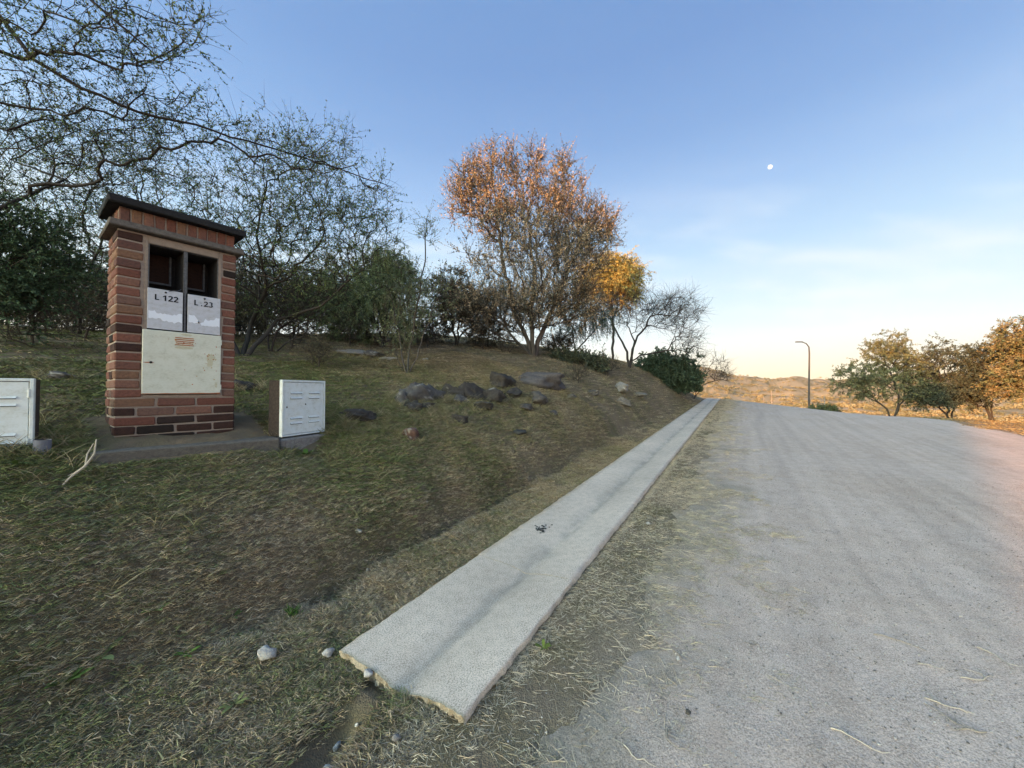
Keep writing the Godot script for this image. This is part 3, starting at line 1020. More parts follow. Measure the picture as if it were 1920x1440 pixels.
# ---------------------------------------------------------------- two gas cabinets
func cabinet(at: Vector3, turn: float, label: String, plinth_h: float, hinge_right: bool) -> Node3D:
	var c := thing("gas_cabinet", at, label, "gas cabinet", "white metal gas cabinets")
	c.rotation.y = turn
	var W := 0.58
	var H := 0.6
	part("masonry_body", worn_box(Vector3(W - 0.02, H - 0.01, 0.17), 1, M.box_side, 0.004, 0.006), c, Vector3(W * 0.5, H * 0.5, -0.105))
	part("plinth", worn_box(Vector3(W + 0.06, plinth_h + 0.2, 0.32), 2, M.plinth, 0.014, 0.02), c, Vector3(W * 0.5 - 0.01, -(plinth_h + 0.2) * 0.5 - 0.016, -0.1))
	var fr := MB.new()
	fr.box(Vector3(0, 0, -0.03), Vector3(0.022, H, 0.012), 0.003)
	fr.box(Vector3(W - 0.022, 0, -0.03), Vector3(W, H, 0.012), 0.003)
	fr.box(Vector3(0.0225, H - 0.022, -0.03), Vector3(W - 0.0225, H - 0.0005, 0.0115), 0.003)
	fr.box(Vector3(0.0225, 0.0005, -0.03), Vector3(W - 0.0225, 0.018, 0.0115), 0.003)
	part("frame", fr.mesh(M.white_metal), c)
	var d := part("door", bar(Vector3(0.026, 0.022, -0.012), Vector3(W - 0.026, H - 0.026, 0.006), M.white_metal, 0.003), c)
	for gx in [[0.1, 0.26], [0.34, 0.5]]:
		for gy in [0.13, 0.185, 0.4, 0.455]:
			# a pressed louvre: a sloped lip above a dark slot
			var lv := MB.new()
			var x0: float = gx[0]
			var x1: float = gx[1]
			lv.quad(Vector3(x0, gy + 0.018, 0.0062), Vector3(x1, gy + 0.018, 0.0062), Vector3(x1 - 0.004, gy, 0.0185), Vector3(x0 + 0.004, gy, 0.0185))
			lv.quad(Vector3(x0 + 0.004, gy, 0.0185), Vector3(x1 - 0.004, gy, 0.0185), Vector3(x1 - 0.004, gy + 0.003, 0.0065), Vector3(x0 + 0.004, gy + 0.003, 0.0065))
			lv.tri(Vector3(x0, gy + 0.018, 0.0062), Vector3(x0 + 0.004, gy, 0.0185), Vector3(x0, gy, 0.0062))
			lv.tri(Vector3(x1, gy + 0.018, 0.0062), Vector3(x1, gy, 0.0062), Vector3(x1 - 0.004, gy, 0.0185))
			var l := part("louvre", lv.mesh(M.white_metal), d)
			part("slot", bar(Vector3(x0 + 0.004, gy - 0.006, 0.004), Vector3(x1 - 0.004, gy + 0.003, 0.0066), M.dark_metal, 0.0005), l)
	for q in [[0.06, 0.31], [0.3, 0.335]]:
		var lk := MB.new()
		lk.tube(PackedVector3Array([Vector3(q[0], q[1], 0.004), Vector3(q[0], q[1], 0.009)]), PackedFloat32Array([0.008, 0.008]), 8, Color.WHITE, true)
		part("lock", lk.mesh(M.dark_metal), d)
	for h in [0.13, 0.49]:
		var hg := MB.new()
		var hx := W - 0.024 if hinge_right else 0.024
		hg.tube(PackedVector3Array([Vector3(hx, h - 0.03, 0.012), Vector3(hx, h + 0.03, 0.012)]), PackedFloat32Array([0.007, 0.007]), 8, Color.WHITE, true)
		part("hinge", hg.mesh(M.white_metal), d)
	return c

func build_boxes() -> void:
	cabinet(Vector3(-2.4, 1.015, -4.0), deg_to_rad(72.0), "small white louvred gas cabinet right of the brick pillar", 0.09, true)
	var tn := deg_to_rad(40.0)
	var ax := Vector3(cos(tn), 0, -sin(tn))
	cabinet(Vector3(-3.53, 0.99, -2.84) - ax * 0.58, tn, "white louvred gas cabinet cut by the left picture edge", 0.04, true)
	var pb := MB.new()
	pb.tube(PackedVector3Array([Vector3(0, -0.12, 0), Vector3(0, 0.0, 0), Vector3(0.004, 0.085, 0)]), PackedFloat32Array([0.045, 0.045, 0.045]), 12, Color.WHITE, true)
	solid("drain_pipe", pb.mesh(M.pipe), on(-3.43, -2.81), "short grey pipe stub beside the left gas cabinet", "pipe")

# ---------------------------------------------------------------- trees and shrubs
func stem(p: Array) -> Array:
	return p

func build_trees() -> void:
	var thorn := {bias = 0.25, seg = 0.16, jit = 0.007, tip_r = 0.0038, power = 0.42, max_r = 0.13, bark = Color(0.05, 0.042, 0.038), twigs = 4, twig_len = 0.32, leaves = 3, leaf_len = 0.042, leaf_wid = 0.017, zig = 0.36, bare = 0.42, twig_r = 0.0028, cols = [Color(0.085, 0.128, 0.051), Color(0.111, 0.153, 0.068), Color(0.136, 0.153, 0.060)]}
	# spreading thorn tree right behind the pillar
	var b := on(-5.20, -7.36)
	tree("thorn_tree", "spreading thorny tree with near bare tangled branches behind the brick pillar", "tree", "", thorn.merged({seed = 11, base = b, stem_r = 0.05,
		stems = [[Vector3(-5.60, 2.90, -8.20), Vector3(-5.01, 3.60, -7.80), Vector3(-5.03, 4.57, -7.50), Vector3(-4.64, 5.46, -7.20)], [Vector3(-5.09, 3.03, -8.30), Vector3(-4.01, 3.26, -8.00), Vector3(-3.18, 3.75, -7.60)], [Vector3(-6.40, 3.47, -8.20), Vector3(-7.33, 4.51, -8.20), Vector3(-7.84, 5.45, -8.00)]],
		blobs = [[Vector3(-5.64, 5.04, -7.60), Vector3(2.3, 1.5, 1.6), 340], [Vector3(-4.03, 4.95, -7.20), Vector3(1.6, 1.5, 1.5), 360], [Vector3(-3.52, 4.32, -7.40), Vector3(1.35, 0.95, 1.4), 260], [Vector3(-2.72, 4.75, -7.20), Vector3(0.7, 0.6, 0.8), 50], [Vector3(-7.21, 5.35, -7.80), Vector3(1.6, 1.6, 1.5), 140], [Vector3(-3.54, 6.05, -7.00), Vector3(0.7, 0.5, 0.7), 30]]}))
	# low tangle under it
	tree("thorn_tree", "low grey tangled thicket leaning right of the pillar under the thorn tree", "shrub", "", thorn.merged({seed = 12, base = on(-5.25, -8.30), bare = 0.8, twigs = 4,
		stems = [[Vector3(-5.27, 2.85, -8.60), Vector3(-4.57, 3.23, -8.40)], [Vector3(-5.51, 3.09, -8.60), Vector3(-5.69, 3.55, -8.50)], [Vector3(-4.91, 2.58, -8.40), Vector3(-4.01, 2.75, -8.00)]],
		blobs = [[Vector3(-4.69, 3.52, -8.40), Vector3(1.3, 0.65, 0.9), 260], [Vector3(-5.39, 3.99, -8.40), Vector3(0.8, 0.5, 0.8), 110]]}, true))
	# thorn tree on the left whose boughs hang into the frame
	tree("thorn_tree", "thorny tree at the left edge with a long arching bough overhead", "tree", "", thorn.merged({seed = 13, base = on(-7.4, -4.4), max_r = 0.11, stem_r = 0.03, bare = 0.45, leaf_len = 0.03,
		stems = [[Vector3(-7.2, 3.4, -4.4), Vector3(-6.4, 5.0, -4.3), Vector3(-5.70, 5.67, -4.20), Vector3(-5.39, 5.23, -4.25), Vector3(-5.02, 5.02, -4.40), Vector3(-4.53, 4.88, -4.60), Vector3(-3.86, 4.86, -4.90), Vector3(-3.21, 4.80, -5.20), Vector3(-2.42, 4.64, -5.40), Vector3(-1.77, 4.50, -5.60)], [Vector3(-6.9, 3.6, -4.8), Vector3(-6.6, 4.6, -5.6), Vector3(-7.39, 4.90, -5.60), Vector3(-6.30, 5.38, -5.60)], [Vector3(-6.2, 4.6, -4.0), Vector3(-4.80, 5.85, -3.60), Vector3(-4.23, 5.44, -3.60), Vector3(-3.92, 5.16, -3.80), Vector3(-3.72, 5.01, -4.00)]],
		blobs = [[Vector3(-5.03, 5.22, -4.10), Vector3(0.75, 0.5, 0.6), 80], [Vector3(-4.01, 5.30, -4.00), Vector3(0.65, 0.4, 0.5), 70], [Vector3(-3.62, 5.67, -4.20), Vector3(0.32, 0.35, 0.3), 18], [Vector3(-5.90, 4.89, -5.00), Vector3(1.2, 0.6, 0.9), 170], [Vector3(-4.43, 5.03, -5.00), Vector3(0.9, 0.35, 0.6), 90], [Vector3(-2.98, 4.72, -5.30), Vector3(0.8, 0.25, 0.4), 50], [Vector3(-2.00, 4.49, -5.50), Vector3(0.35, 0.12, 0.2), 14], [Vector3(-7.56, 4.46, -6.00), Vector3(1.4, 0.8, 0.9), 120]]}, true))
	tree("thorn_tree", "dense bare thorn tree filling the hillside left of the pillar", "tree", "", thorn.merged({seed = 14, base = on(-8.6, -7.6), bare = 0.6,
		stems = [[Vector3(-8.4, 3.6, -7.5), Vector3(-7.6, 4.6, -7.2)], [Vector3(-9.2, 3.8, -7.4), Vector3(-9.6, 5.0, -7.2)], [Vector3(-7.9, 3.3, -7.0), Vector3(-6.9, 3.9, -6.6)]],
		blobs = [[Vector3(-8.37, 4.85, -7.20), Vector3(1.7, 1.6, 1.2), 300], [Vector3(-8.84, 5.75, -7.00), Vector3(1.4, 1.0, 1.0), 130], [Vector3(-7.58, 5.99, -7.40), Vector3(1.3, 1.0, 1.0), 130], [Vector3(-7.91, 3.58, -7.00), Vector3(1.4, 0.6, 0.8), 110]]}, true))
	var dense := {bias = 0.5, seg = 0.3, jit = 0.04, tip_r = 0.006, max_r = 0.16, bark = Color(0.055, 0.047, 0.04), twigs = 4, twig_len = 0.32, leaves = 5, leaf_len = 0.07, leaf_wid = 0.026, zig = 0.3, cols = [Color(0.085, 0.111, 0.051), Color(0.102, 0.128, 0.060), Color(0.076, 0.093, 0.051)]}
	tree("evergreen_shrub", "dark dense evergreen shrub at the left picture edge", "shrub", "", dense.merged({seed = 21, base = on(-7.6, -5.3), leaf_len = 0.05, leaf_wid = 0.02, leaves = 6, cols = [Color(0.069, 0.109, 0.054), Color(0.082, 0.122, 0.069)],
		stems = [[Vector3(-7.5, 2.6, -5.3), Vector3(-7.3, 3.2, -5.3)]], blobs = [[Vector3(-7.09, 3.48, -5.40), Vector3(0.75, 0.75, 0.7), 190], [Vector3(-7.02, 2.78, -5.30), Vector3(0.5, 0.4, 0.6), 60]]}, true))
	# background on the hill
	tree("olive_tree", "rounded olive green tree with drooping sprays, top just sunlit", "tree", "", dense.merged({seed = 22, base = on(-3.74, -11.02), droop = 0.8, leaf_len = 0.075, leaf_wid = 0.018, twig_len = 0.42,
		stems = [[Vector3(-3.87, 3.45, -11.40), Vector3(-3.94, 4.24, -11.40)], [Vector3(-3.68, 3.62, -11.50), Vector3(-3.37, 4.59, -11.50)]], cols = [Color(0.167, 0.203, 0.095), Color(0.203, 0.227, 0.106), Color(0.143, 0.179, 0.095)],
		blobs = [[Vector3(-3.77, 4.27, -11.50), Vector3(1.25, 1.3, 1.2), 420], [Vector3(-3.73, 5.32, -11.50), Vector3(0.9, 0.5, 0.8), 150], [Vector3(-4.97, 4.19, -11.50), Vector3(0.95, 1.1, 0.9), 240]]}, true))
	tree("olive_tree", "broad thicket tree with orange lit top left of the olive tree", "tree", "", dense.merged({seed = 23, base = Vector3(-6.7, ground(-6.7, -14.5), -14.5), leaf_len = 0.07, cols = [Color(0.153, 0.128, 0.060), Color(0.128, 0.119, 0.060)],
		stems = [[Vector3(-6.77, 4.18, -14.50), Vector3(-6.88, 5.19, -14.50)]], blobs = [[Vector3(-6.78, 5.29, -14.50), Vector3(1.5, 1.2, 1.2), 240], [Vector3(-8.09, 4.99, -14.50), Vector3(1.3, 1.0, 1.0), 170]]}, true))
	tree("dark_tree", "dark reddish brown bushy tree between the olive and the orange topped tree", "tree", "", dense.merged({seed = 24, base = Vector3(-1.95, ground(-1.95, -13.4), -13.4), cols = [Color(0.102, 0.085, 0.060), Color(0.128, 0.093, 0.068), Color(0.085, 0.085, 0.051)],
		stems = [[Vector3(-2.09, 3.97, -13.40), Vector3(-2.15, 4.72, -13.40)], [Vector3(-1.83, 3.97, -13.40), Vector3(-1.49, 4.72, -13.40)]], blobs = [[Vector3(-2.09, 4.69, -13.40), Vector3(0.85, 1.1, 0.9), 220], [Vector3(-1.33, 4.30, -13.60), Vector3(0.7, 0.7, 0.8), 110]]}, true))
	var ob := on(0.74, -13.35)
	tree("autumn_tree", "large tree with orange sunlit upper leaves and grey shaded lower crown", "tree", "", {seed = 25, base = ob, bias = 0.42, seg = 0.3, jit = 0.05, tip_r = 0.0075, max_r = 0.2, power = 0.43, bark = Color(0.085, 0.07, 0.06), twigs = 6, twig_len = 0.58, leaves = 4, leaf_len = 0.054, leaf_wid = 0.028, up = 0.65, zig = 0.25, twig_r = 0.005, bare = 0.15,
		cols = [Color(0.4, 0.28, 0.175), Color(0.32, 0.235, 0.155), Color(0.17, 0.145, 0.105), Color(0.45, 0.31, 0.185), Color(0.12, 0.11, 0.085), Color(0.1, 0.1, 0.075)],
		stems = [[Vector3(0.56, 3.23, -13.40), Vector3(0.09, 4.26, -13.40), Vector3(-0.28, 5.82, -13.30), Vector3(-0.56, 7.32, -13.30)], [Vector3(0.90, 3.24, -13.50), Vector3(1.33, 4.20, -13.60), Vector3(1.95, 5.56, -13.70), Vector3(2.39, 6.91, -13.70)], [Vector3(0.70, 3.58, -13.30), Vector3(0.73, 4.99, -13.00), Vector3(0.64, 7.00, -13.00), Vector3(0.28, 8.89, -13.10)], [Vector3(0.46, 2.92, -13.20), Vector3(-0.54, 3.45, -13.00), Vector3(-1.43, 3.86, -12.80), Vector3(-1.86, 4.56, -12.70)]],
		blobs = [[Vector3(0.75, 5.85, -13.40), Vector3(2.3, 1.9, 2.2), 420], [Vector3(-0.56, 7.69, -13.30), Vector3(1.3, 1.1, 1.3), 170], [Vector3(1.41, 8.02, -13.40), Vector3(1.35, 1.15, 1.3), 180], [Vector3(0.75, 9.20, -13.30), Vector3(0.3, 0.8, 0.4), 26], [Vector3(-0.65, 9.32, -13.20), Vector3(0.28, 0.8, 0.4), 26], [Vector3(3.42, 7.06, -13.60), Vector3(0.4, 0.6, 0.4), 18], [Vector3(-1.66, 8.11, -13.20), Vector3(0.5, 0.75, 0.6), 50], [Vector3(3.02, 7.40, -13.50), Vector3(0.7, 0.7, 0.7), 60], [Vector3(2.38, 6.49, -13.60), Vector3(1.2, 1.1, 1.2), 130], [Vector3(0.00, 9.14, -13.20), Vector3(0.4, 0.75, 0.4), 34], [Vector3(1.84, 9.44, -13.40), Vector3(0.22, 0.8, 0.3), 20], [Vector3(-1.30, 8.86, -13.20), Vector3(0.5, 0.75, 0.5), 44], [Vector3(-1.09, 4.26, -13.00), Vector3(1.1, 0.8, 0.9), 130], [Vector3(2.29, 4.60, -13.70), Vector3(1.0, 0.9, 0.9), 150], [Vector3(0.47, 4.26, -13.40), Vector3(1.4, 0.8, 1.3), 200]]})
	tree("yellow_tree", "rounded bright yellow sunlit tree behind the orange topped tree", "tree", "", dense.merged({seed = 26, base = Vector3(5.6, ground(5.6, -21.5), -21.5), droop = 0.5, leaf_len = 0.12, leaf_wid = 0.03, twig_len = 0.5, cols = [Color(0.360, 0.300, 0.096), Color(0.408, 0.324, 0.108), Color(0.264, 0.240, 0.096)],
		stems = [[Vector3(5.69, 4.27, -21.50), Vector3(5.63, 6.07, -21.50)]], blobs = [[Vector3(6.15, 7.58, -21.50), Vector3(1.25, 1.5, 1.3), 380], [Vector3(4.65, 7.73, -21.50), Vector3(1.0, 1.2, 1.0), 220], [Vector3(5.55, 8.48, -21.50), Vector3(1.1, 0.8, 0.9), 150]]}, true))
	tree("pepper_tree", "thin drooping grey green tree against the pale sky", "tree", "", dense.merged({seed = 27, base = Vector3(2.55, ground(2.55, -17.0), -17.0), droop = 1.1, twigs = 3, leaves = 4, leaf_len = 0.09, leaf_wid = 0.016, twig_len = 0.55, twig_r = 0.004, cols = [Color(0.102, 0.145, 0.102), Color(0.085, 0.119, 0.085)],
		stems = [[Vector3(3.24, 3.69, -17.00), Vector3(3.32, 5.00, -17.00)]], blobs = [[Vector3(2.96, 4.64, -17.00), Vector3(1.3, 0.8, 1.0), 120], [Vector3(4.03, 4.88, -17.00), Vector3(0.8, 0.6, 0.8), 50]]}, true))
	tree("bare_tree", "small bare forked tree with wind swept fine twigs on the bank", "tree", "", {seed = 28, base = on(5.80, -18.97), bias = 0.3, seg = 0.25, jit = 0.04, tip_r = 0.007, max_r = 0.14, power = 0.42, bark = Color(0.06, 0.052, 0.05), twigs = 5, twig_len = 0.75, leaves = 1, leaf_len = 0.06, leaf_wid = 0.016, zig = 0.3, bare = 0.6, twig_r = 0.006, cols = [Color(0.102, 0.111, 0.085)],
		stems = [[Vector3(5.71, 3.42, -19.00), Vector3(5.29, 4.21, -19.00), Vector3(4.90, 5.01, -19.00), Vector3(4.37, 5.67, -19.00)], [Vector3(5.97, 3.55, -19.00), Vector3(6.22, 4.21, -19.00), Vector3(6.68, 4.97, -18.80), Vector3(7.26, 5.45, -18.60)], [Vector3(6.08, 3.95, -19.00), Vector3(5.82, 4.61, -19.00)]],
		stem_r = 0.07, blobs = [[Vector3(6.81, 5.37, -18.80), Vector3(1.9, 0.95, 1.3), 170], [Vector3(7.95, 5.28, -18.40), Vector3(1.25, 1.0, 1.0), 120], [Vector3(5.03, 5.41, -19.00), Vector3(1.1, 0.8, 0.9), 80], [Vector3(8.32, 3.87, -18.40), Vector3(0.8, 0.7, 0.7), 60]]})
	tree("round_shrub", "dark blue green dome shaped shrub at the end of the bank", "shrub", "", dense.merged({seed = 29, base = on(8.3, -21.4), tip_r = 0.008, leaf_len = 0.11, leaf_wid = 0.05, twig_len = 0.35, leaves = 6, cols = [Color(0.060, 0.093, 0.060), Color(0.068, 0.102, 0.068)],
		stems = [[Vector3(8.48, 2.77, -21.40)]], blobs = [[Vector3(8.50, 2.55, -21.30), Vector3(1.6, 1.1, 1.3), 420], [Vector3(9.78, 2.02, -21.20), Vector3(0.6, 0.55, 0.7), 80]]}, true))
	tree("round_shrub", "low dark shrub on the hill under the thin drooping tree", "shrub", "", dense.merged({seed = 30, base = on(2.57, -13.41), leaf_len = 0.08, leaf_wid = 0.035, leaves = 5, cols = [Color(0.076, 0.085, 0.051), Color(0.068, 0.085, 0.060)],
		stems = [[Vector3(2.69, 2.45, -14.00)]], blobs = [[Vector3(2.73, 2.48, -14.00), Vector3(0.85, 0.35, 0.7), 120], [Vector3(1.95, 2.60, -14.00), Vector3(0.6, 0.3, 0.6), 60]]}, true))
	tree("bare_shrub", "fan of bare fine branches overhanging the gutter at the crest", "shrub", "", {seed = 31, base = on(11.6, -24.6), bias = 0.2, seg = 0.3, jit = 0.05, tip_r = 0.008, max_r = 0.06, bark = Color(0.07, 0.055, 0.045), twigs = 5, twig_len = 0.7, leaves = 0, zig = 0.25, up = 0.3, twig_r = 0.007,
		stems = [[Vector3(11.86, 2.10, -24.40), Vector3(12.45, 2.76, -24.20)], [Vector3(12.13, 1.86, -24.40), Vector3(13.00, 2.19, -24.00)], [Vector3(11.79, 2.44, -24.60), Vector3(11.97, 3.30, -24.60)]], blobs = [[Vector3(12.50, 2.94, -24.30), Vector3(1.3, 0.85, 1.0), 60], [Vector3(13.01, 2.32, -24.00), Vector3(0.8, 0.35, 0.6), 26]]})
	# sapling and dry shrubs on the bank
	tree("sapling", "slender multi stemmed sapling with tiny pale leaves beside the boulders", "shrub", "", {seed = 32, base = on(-2.19, -7.95), bias = 0.15, seg = 0.2, jit = 0.02, tip_r = 0.0045, max_r = 0.03, bark = Color(0.1, 0.085, 0.07), twigs = 3, twig_len = 0.3, leaves = 3, leaf_len = 0.032, leaf_wid = 0.014, up = 0.7, zig = 0.2, twig_r = 0.003, cols = [Color(0.204, 0.221, 0.128), Color(0.170, 0.204, 0.102)],
		stems = [[Vector3(-2.30, 2.49, -8.60), Vector3(-2.10, 3.57, -8.60), Vector3(-1.95, 4.66, -8.60), Vector3(-1.93, 5.38, -8.60)], [Vector3(-2.51, 2.61, -8.60), Vector3(-2.70, 3.57, -8.60)], [Vector3(-2.03, 2.61, -8.60), Vector3(-1.70, 3.59, -8.70)], [Vector3(-2.54, 2.24, -8.50), Vector3(-2.84, 2.83, -8.50)]],
		blobs = [[Vector3(-2.22, 3.57, -8.60), Vector3(0.75, 0.9, 0.6), 110], [Vector3(-1.92, 5.02, -8.60), Vector3(0.2, 0.55, 0.2), 24], [Vector3(-2.57, 2.85, -8.60), Vector3(0.6, 0.5, 0.5), 50], [Vector3(-1.52, 3.59, -8.70), Vector3(0.35, 0.7, 0.3), 26]]})
	var dry := {bias = 0.2, seg = 0.12, jit = 0.02, tip_r = 0.004, max_r = 0.02, bark = Color(0.075, 0.06, 0.05), twigs = 4, twig_len = 0.22, leaves = 2, leaf_len = 0.03, leaf_wid = 0.012, up = 0.5, zig = 0.3, bare = 0.4, twig_r = 0.0028, cols = [Color(0.128, 0.111, 0.068), Color(0.102, 0.102, 0.060)]}
	tree("dry_shrub", "small dark twiggy shrub on the slope above the right gas cabinet", "shrub", "", dry.merged({seed = 33, base = on(-3.65, -7.25), stems = [[Vector3(-3.67, 2.07, -7.30)]], blobs = [[Vector3(-3.69, 2.24, -7.30), Vector3(0.28, 0.26, 0.26), 90]]}))
	var spots := [[-5.19, -9.06, 0.6, "straw coloured dry shrub on the slope right of the tangled thicket"], [-4.58, -10.80, 0.75, "grey brown dry shrub left of the olive tree on the slope"], [-2.73, -12.27, 0.6, "brown dry shrub below the dark bushy tree"], [-1.01, -13.18, 0.7, "brown leafless shrub left of the orange topped tree"], [-0.15, -13.08, 0.5, "low brown shrub at the foot of the orange topped tree"], [3.45, -13.79, 0.55, "low grey shrub left of the small bare tree"], [-7.00, -5.59, 0.7, "dark dry shrub on the slope above the left gas cabinet"], [-7.55, -6.82, 0.7, "leafless pale stemmed shrub on the slope left of the pillar"], [1.93, -11.12, 0.4, "small grey green shrub right of the long flat boulder"]]
	for k in spots.size():
		var q: Array = spots[k]
		var p := on(q[0], q[1])
		var h: float = q[2]
		tree("dry_shrub", q[3], "shrub", "", dry.merged({seed = 40 + k, base = p, twig_len = 0.3, twig_r = 0.0035, tip_r = 0.005, stems = [[p + Vector3(0, 0.2, 0)]], blobs = [[p + Vector3(0, h * 0.7, 0), Vector3(h * 0.9, h * 0.6, h * 0.8), int(110 * h)]]}, true))
	# far thicket behind the hill brow, so that the hillside is closed on the left
	var hill := [[-14.5, -12.5, 2.2, "broad dark thicket tree highest on the left hillside"], [-11.0, -13.5, 2.0, "grey thicket tree on the hillside seen left past the pillar"], [-8.6, -13.0, 1.7, "grey green thicket tree on the hillside seen right past the pillar"], [-16.5, -9.5, 2.2, "dark thicket tree at the far left of the hillside"]]
	for k in hill.size():
		var q: Array = hill[k]
		var p := on(q[0], q[1])
		tree("thicket_tree", q[3], "tree", "", dense.merged({seed = 60 + k, base = p, leaf_len = 0.08, leaves = 4, cols = [Color(0.085, 0.085, 0.054), Color(0.102, 0.093, 0.060), Color(0.085, 0.076, 0.060)], stems = [[p + Vector3(0, 0.9, 0)], [p + Vector3(0.5, 0.9, 0.1)]], blobs = [[p + Vector3(0, q[2] * 0.85, 0), Vector3(q[2], q[2] * 0.8, q[2] * 0.8), 300]]}, true))
	var low := [[-13.0, -9.6, 1.4, "brown undergrowth shrub far left on the hill brow"], [-10.6, -10.8, 1.4, "grey undergrowth shrub on the brow left of the pillar"], [-8.3, -10.6, 1.4, "dark undergrowth shrub on the brow just left of the pillar"], [-6.6, -11.6, 1.3, "grey brown undergrowth shrub on the brow right of the pillar"], [-5.2, -12.2, 1.2, "undergrowth shrub on the brow behind the tangled thicket"], [-3.0, -13.4, 0.9, "undergrowth shrub on the brow right of the olive tree"], [-0.9, -14.2, 0.8, "undergrowth shrub on the brow left of the orange topped tree"], [1.9, -15.6, 0.7, "undergrowth shrub on the brow right of the orange topped tree"], [-11.9, -8.2, 1.2, "dark scrub bush above the left gas cabinet high on the slope"], [-9.4, -8.6, 1.2, "dark scrub bush at the foot of the left thorn tree"], [-7.2, -9.6, 1.1, "dark scrub bush seen beside the pillar's left face"]]
	for k in low.size():
		var q: Array = low[k]
		var p := on(q[0], q[1])
		var h: float = q[2]
		tree("undergrowth_shrub", q[3], "shrub", "", dense.merged({seed = 90 + k, base = p, leaf_len = 0.06, leaves = 4, twigs = 5, bare = 0.2, tip_r = 0.006, max_r = 0.04, cols = [Color(0.1, 0.085, 0.055), Color(0.085, 0.08, 0.05)], stems = [[p + Vector3(0, 0.3, 0)]], blobs = [[p + Vector3(0, h * 0.6, 0), Vector3(h * 1.1, h * 0.65, h * 0.8), int(130 * h)]]}, true))
	# trees beyond the road on the right
	var right := {bias = 0.45, seg = 0.35, jit = 0.05, tip_r = 0.009, max_r = 0.16, bark = Color(0.055, 0.047, 0.042), twigs = 4, twig_len = 0.5, leaves = 5, leaf_len = 0.13, leaf_wid = 0.045, droop = 0.2, twig_r = 0.006, zig = 0.3}
	tree("roadside_tree", "leafy tree nearest the street lamp beyond the road, top lit yellow", "tree", "trees beyond the road", right.merged({seed = 71, base = on(25.6, -26.0), cols = [Color(0.13, 0.135, 0.07), Color(0.11, 0.12, 0.07), Color(0.16, 0.155, 0.075)],
		stems = [[Vector3(26.17, 0.87, -26.00), Vector3(25.66, 2.68, -26.00)], [Vector3(26.53, 1.23, -26.00), Vector3(27.46, 2.68, -26.00)]], blobs = [[Vector3(25.50, 3.94, -26.00), Vector3(1.6, 1.5, 1.3), 130], [Vector3(23.66, 2.13, -25.80), Vector3(2.1, 1.2, 1.4), 130], [Vector3(27.09, 2.13, -26.00), Vector3(2.0, 1.5, 1.4), 130]]}))
	tree("roadside_tree", "thin tree with shade painted into its leaves standing second from the street lamp", "tree", "trees beyond the road", right.merged({seed = 72, base = on(29.2, -25.5), twigs = 3, cols = [Color(0.065, 0.075, 0.05), Color(0.08, 0.085, 0.055)],
		stems = [[Vector3(28.67, 1.06, -25.50), Vector3(28.36, 3.01, -25.50)], [Vector3(29.21, 1.06, -25.50), Vector3(29.78, 3.01, -25.50)]], blobs = [[Vector3(28.55, 3.54, -25.50), Vector3(1.4, 1.4, 1.3), 110], [Vector3(28.86, 1.41, -25.50), Vector3(1.6, 0.9, 1.3), 120], [Vector3(27.40, 1.06, -25.30), Vector3(1.1, 0.7, 1.0), 80]]}, true))  # leaf colours darkened to stand for shade on this tree
	tree("roadside_tree", "leaning tree with shade put into its leaf colour left of the orange lit one at the right edge", "tree", "trees beyond the road", right.merged({seed = 73, base = on(28.6, -22.8), cols = [Color(0.06, 0.068, 0.045), Color(0.075, 0.078, 0.05)],
		stems = [[Vector3(27.77, 1.27, -22.60), Vector3(28.03, 3.14, -22.40)], [Vector3(28.42, 1.11, -22.80), Vector3(28.90, 2.52, -22.60)]], blobs = [[Vector3(27.99, 2.83, -22.50), Vector3(1.5, 1.5, 1.3), 190], [Vector3(26.99, 1.27, -22.60), Vector3(1.2, 0.8, 1.0), 100]]}, true))  # darker, cooler leaf colours replace shade that nothing casts here
	tree("roadside_tree", "orange sunlit tree at the right picture edge", "tree", "trees beyond the road", right.merged({seed = 74, base = on(28.2, -20.6), cols = [Color(0.16, 0.14, 0.07), Color(0.2, 0.15, 0.075), Color(0.13, 0.13, 0.06)],
		stems = [[Vector3(27.60, 1.29, -20.60), Vector3(27.53, 3.56, -20.40)]], blobs = [[Vector3(27.66, 3.87, -20.60), Vector3(1.3, 1.6, 1.2), 220], [Vector3(26.77, 2.00, -20.50), Vector3(1.0, 0.9, 1.0), 100], [Vector3(28.64, 2.72, -20.60), Vector3(1.5, 1.5, 1.2), 120]]}, true))
	tree("round_shrub", "low green bush at the foot of the street lamp", "shrub", "", dense.merged({seed = 75, base = on(24.5, -33.0), tip_r = 0.008, leaf_len = 0.14, leaf_wid = 0.06, cols = [Color(0.102, 0.119, 0.060)], stems = [[Vector3(26.79, -0.12, -33.00)]], blobs = [[Vector3(26.79, -0.12, -33.00), Vector3(1.1, 0.35, 0.8), 60]]}, true))

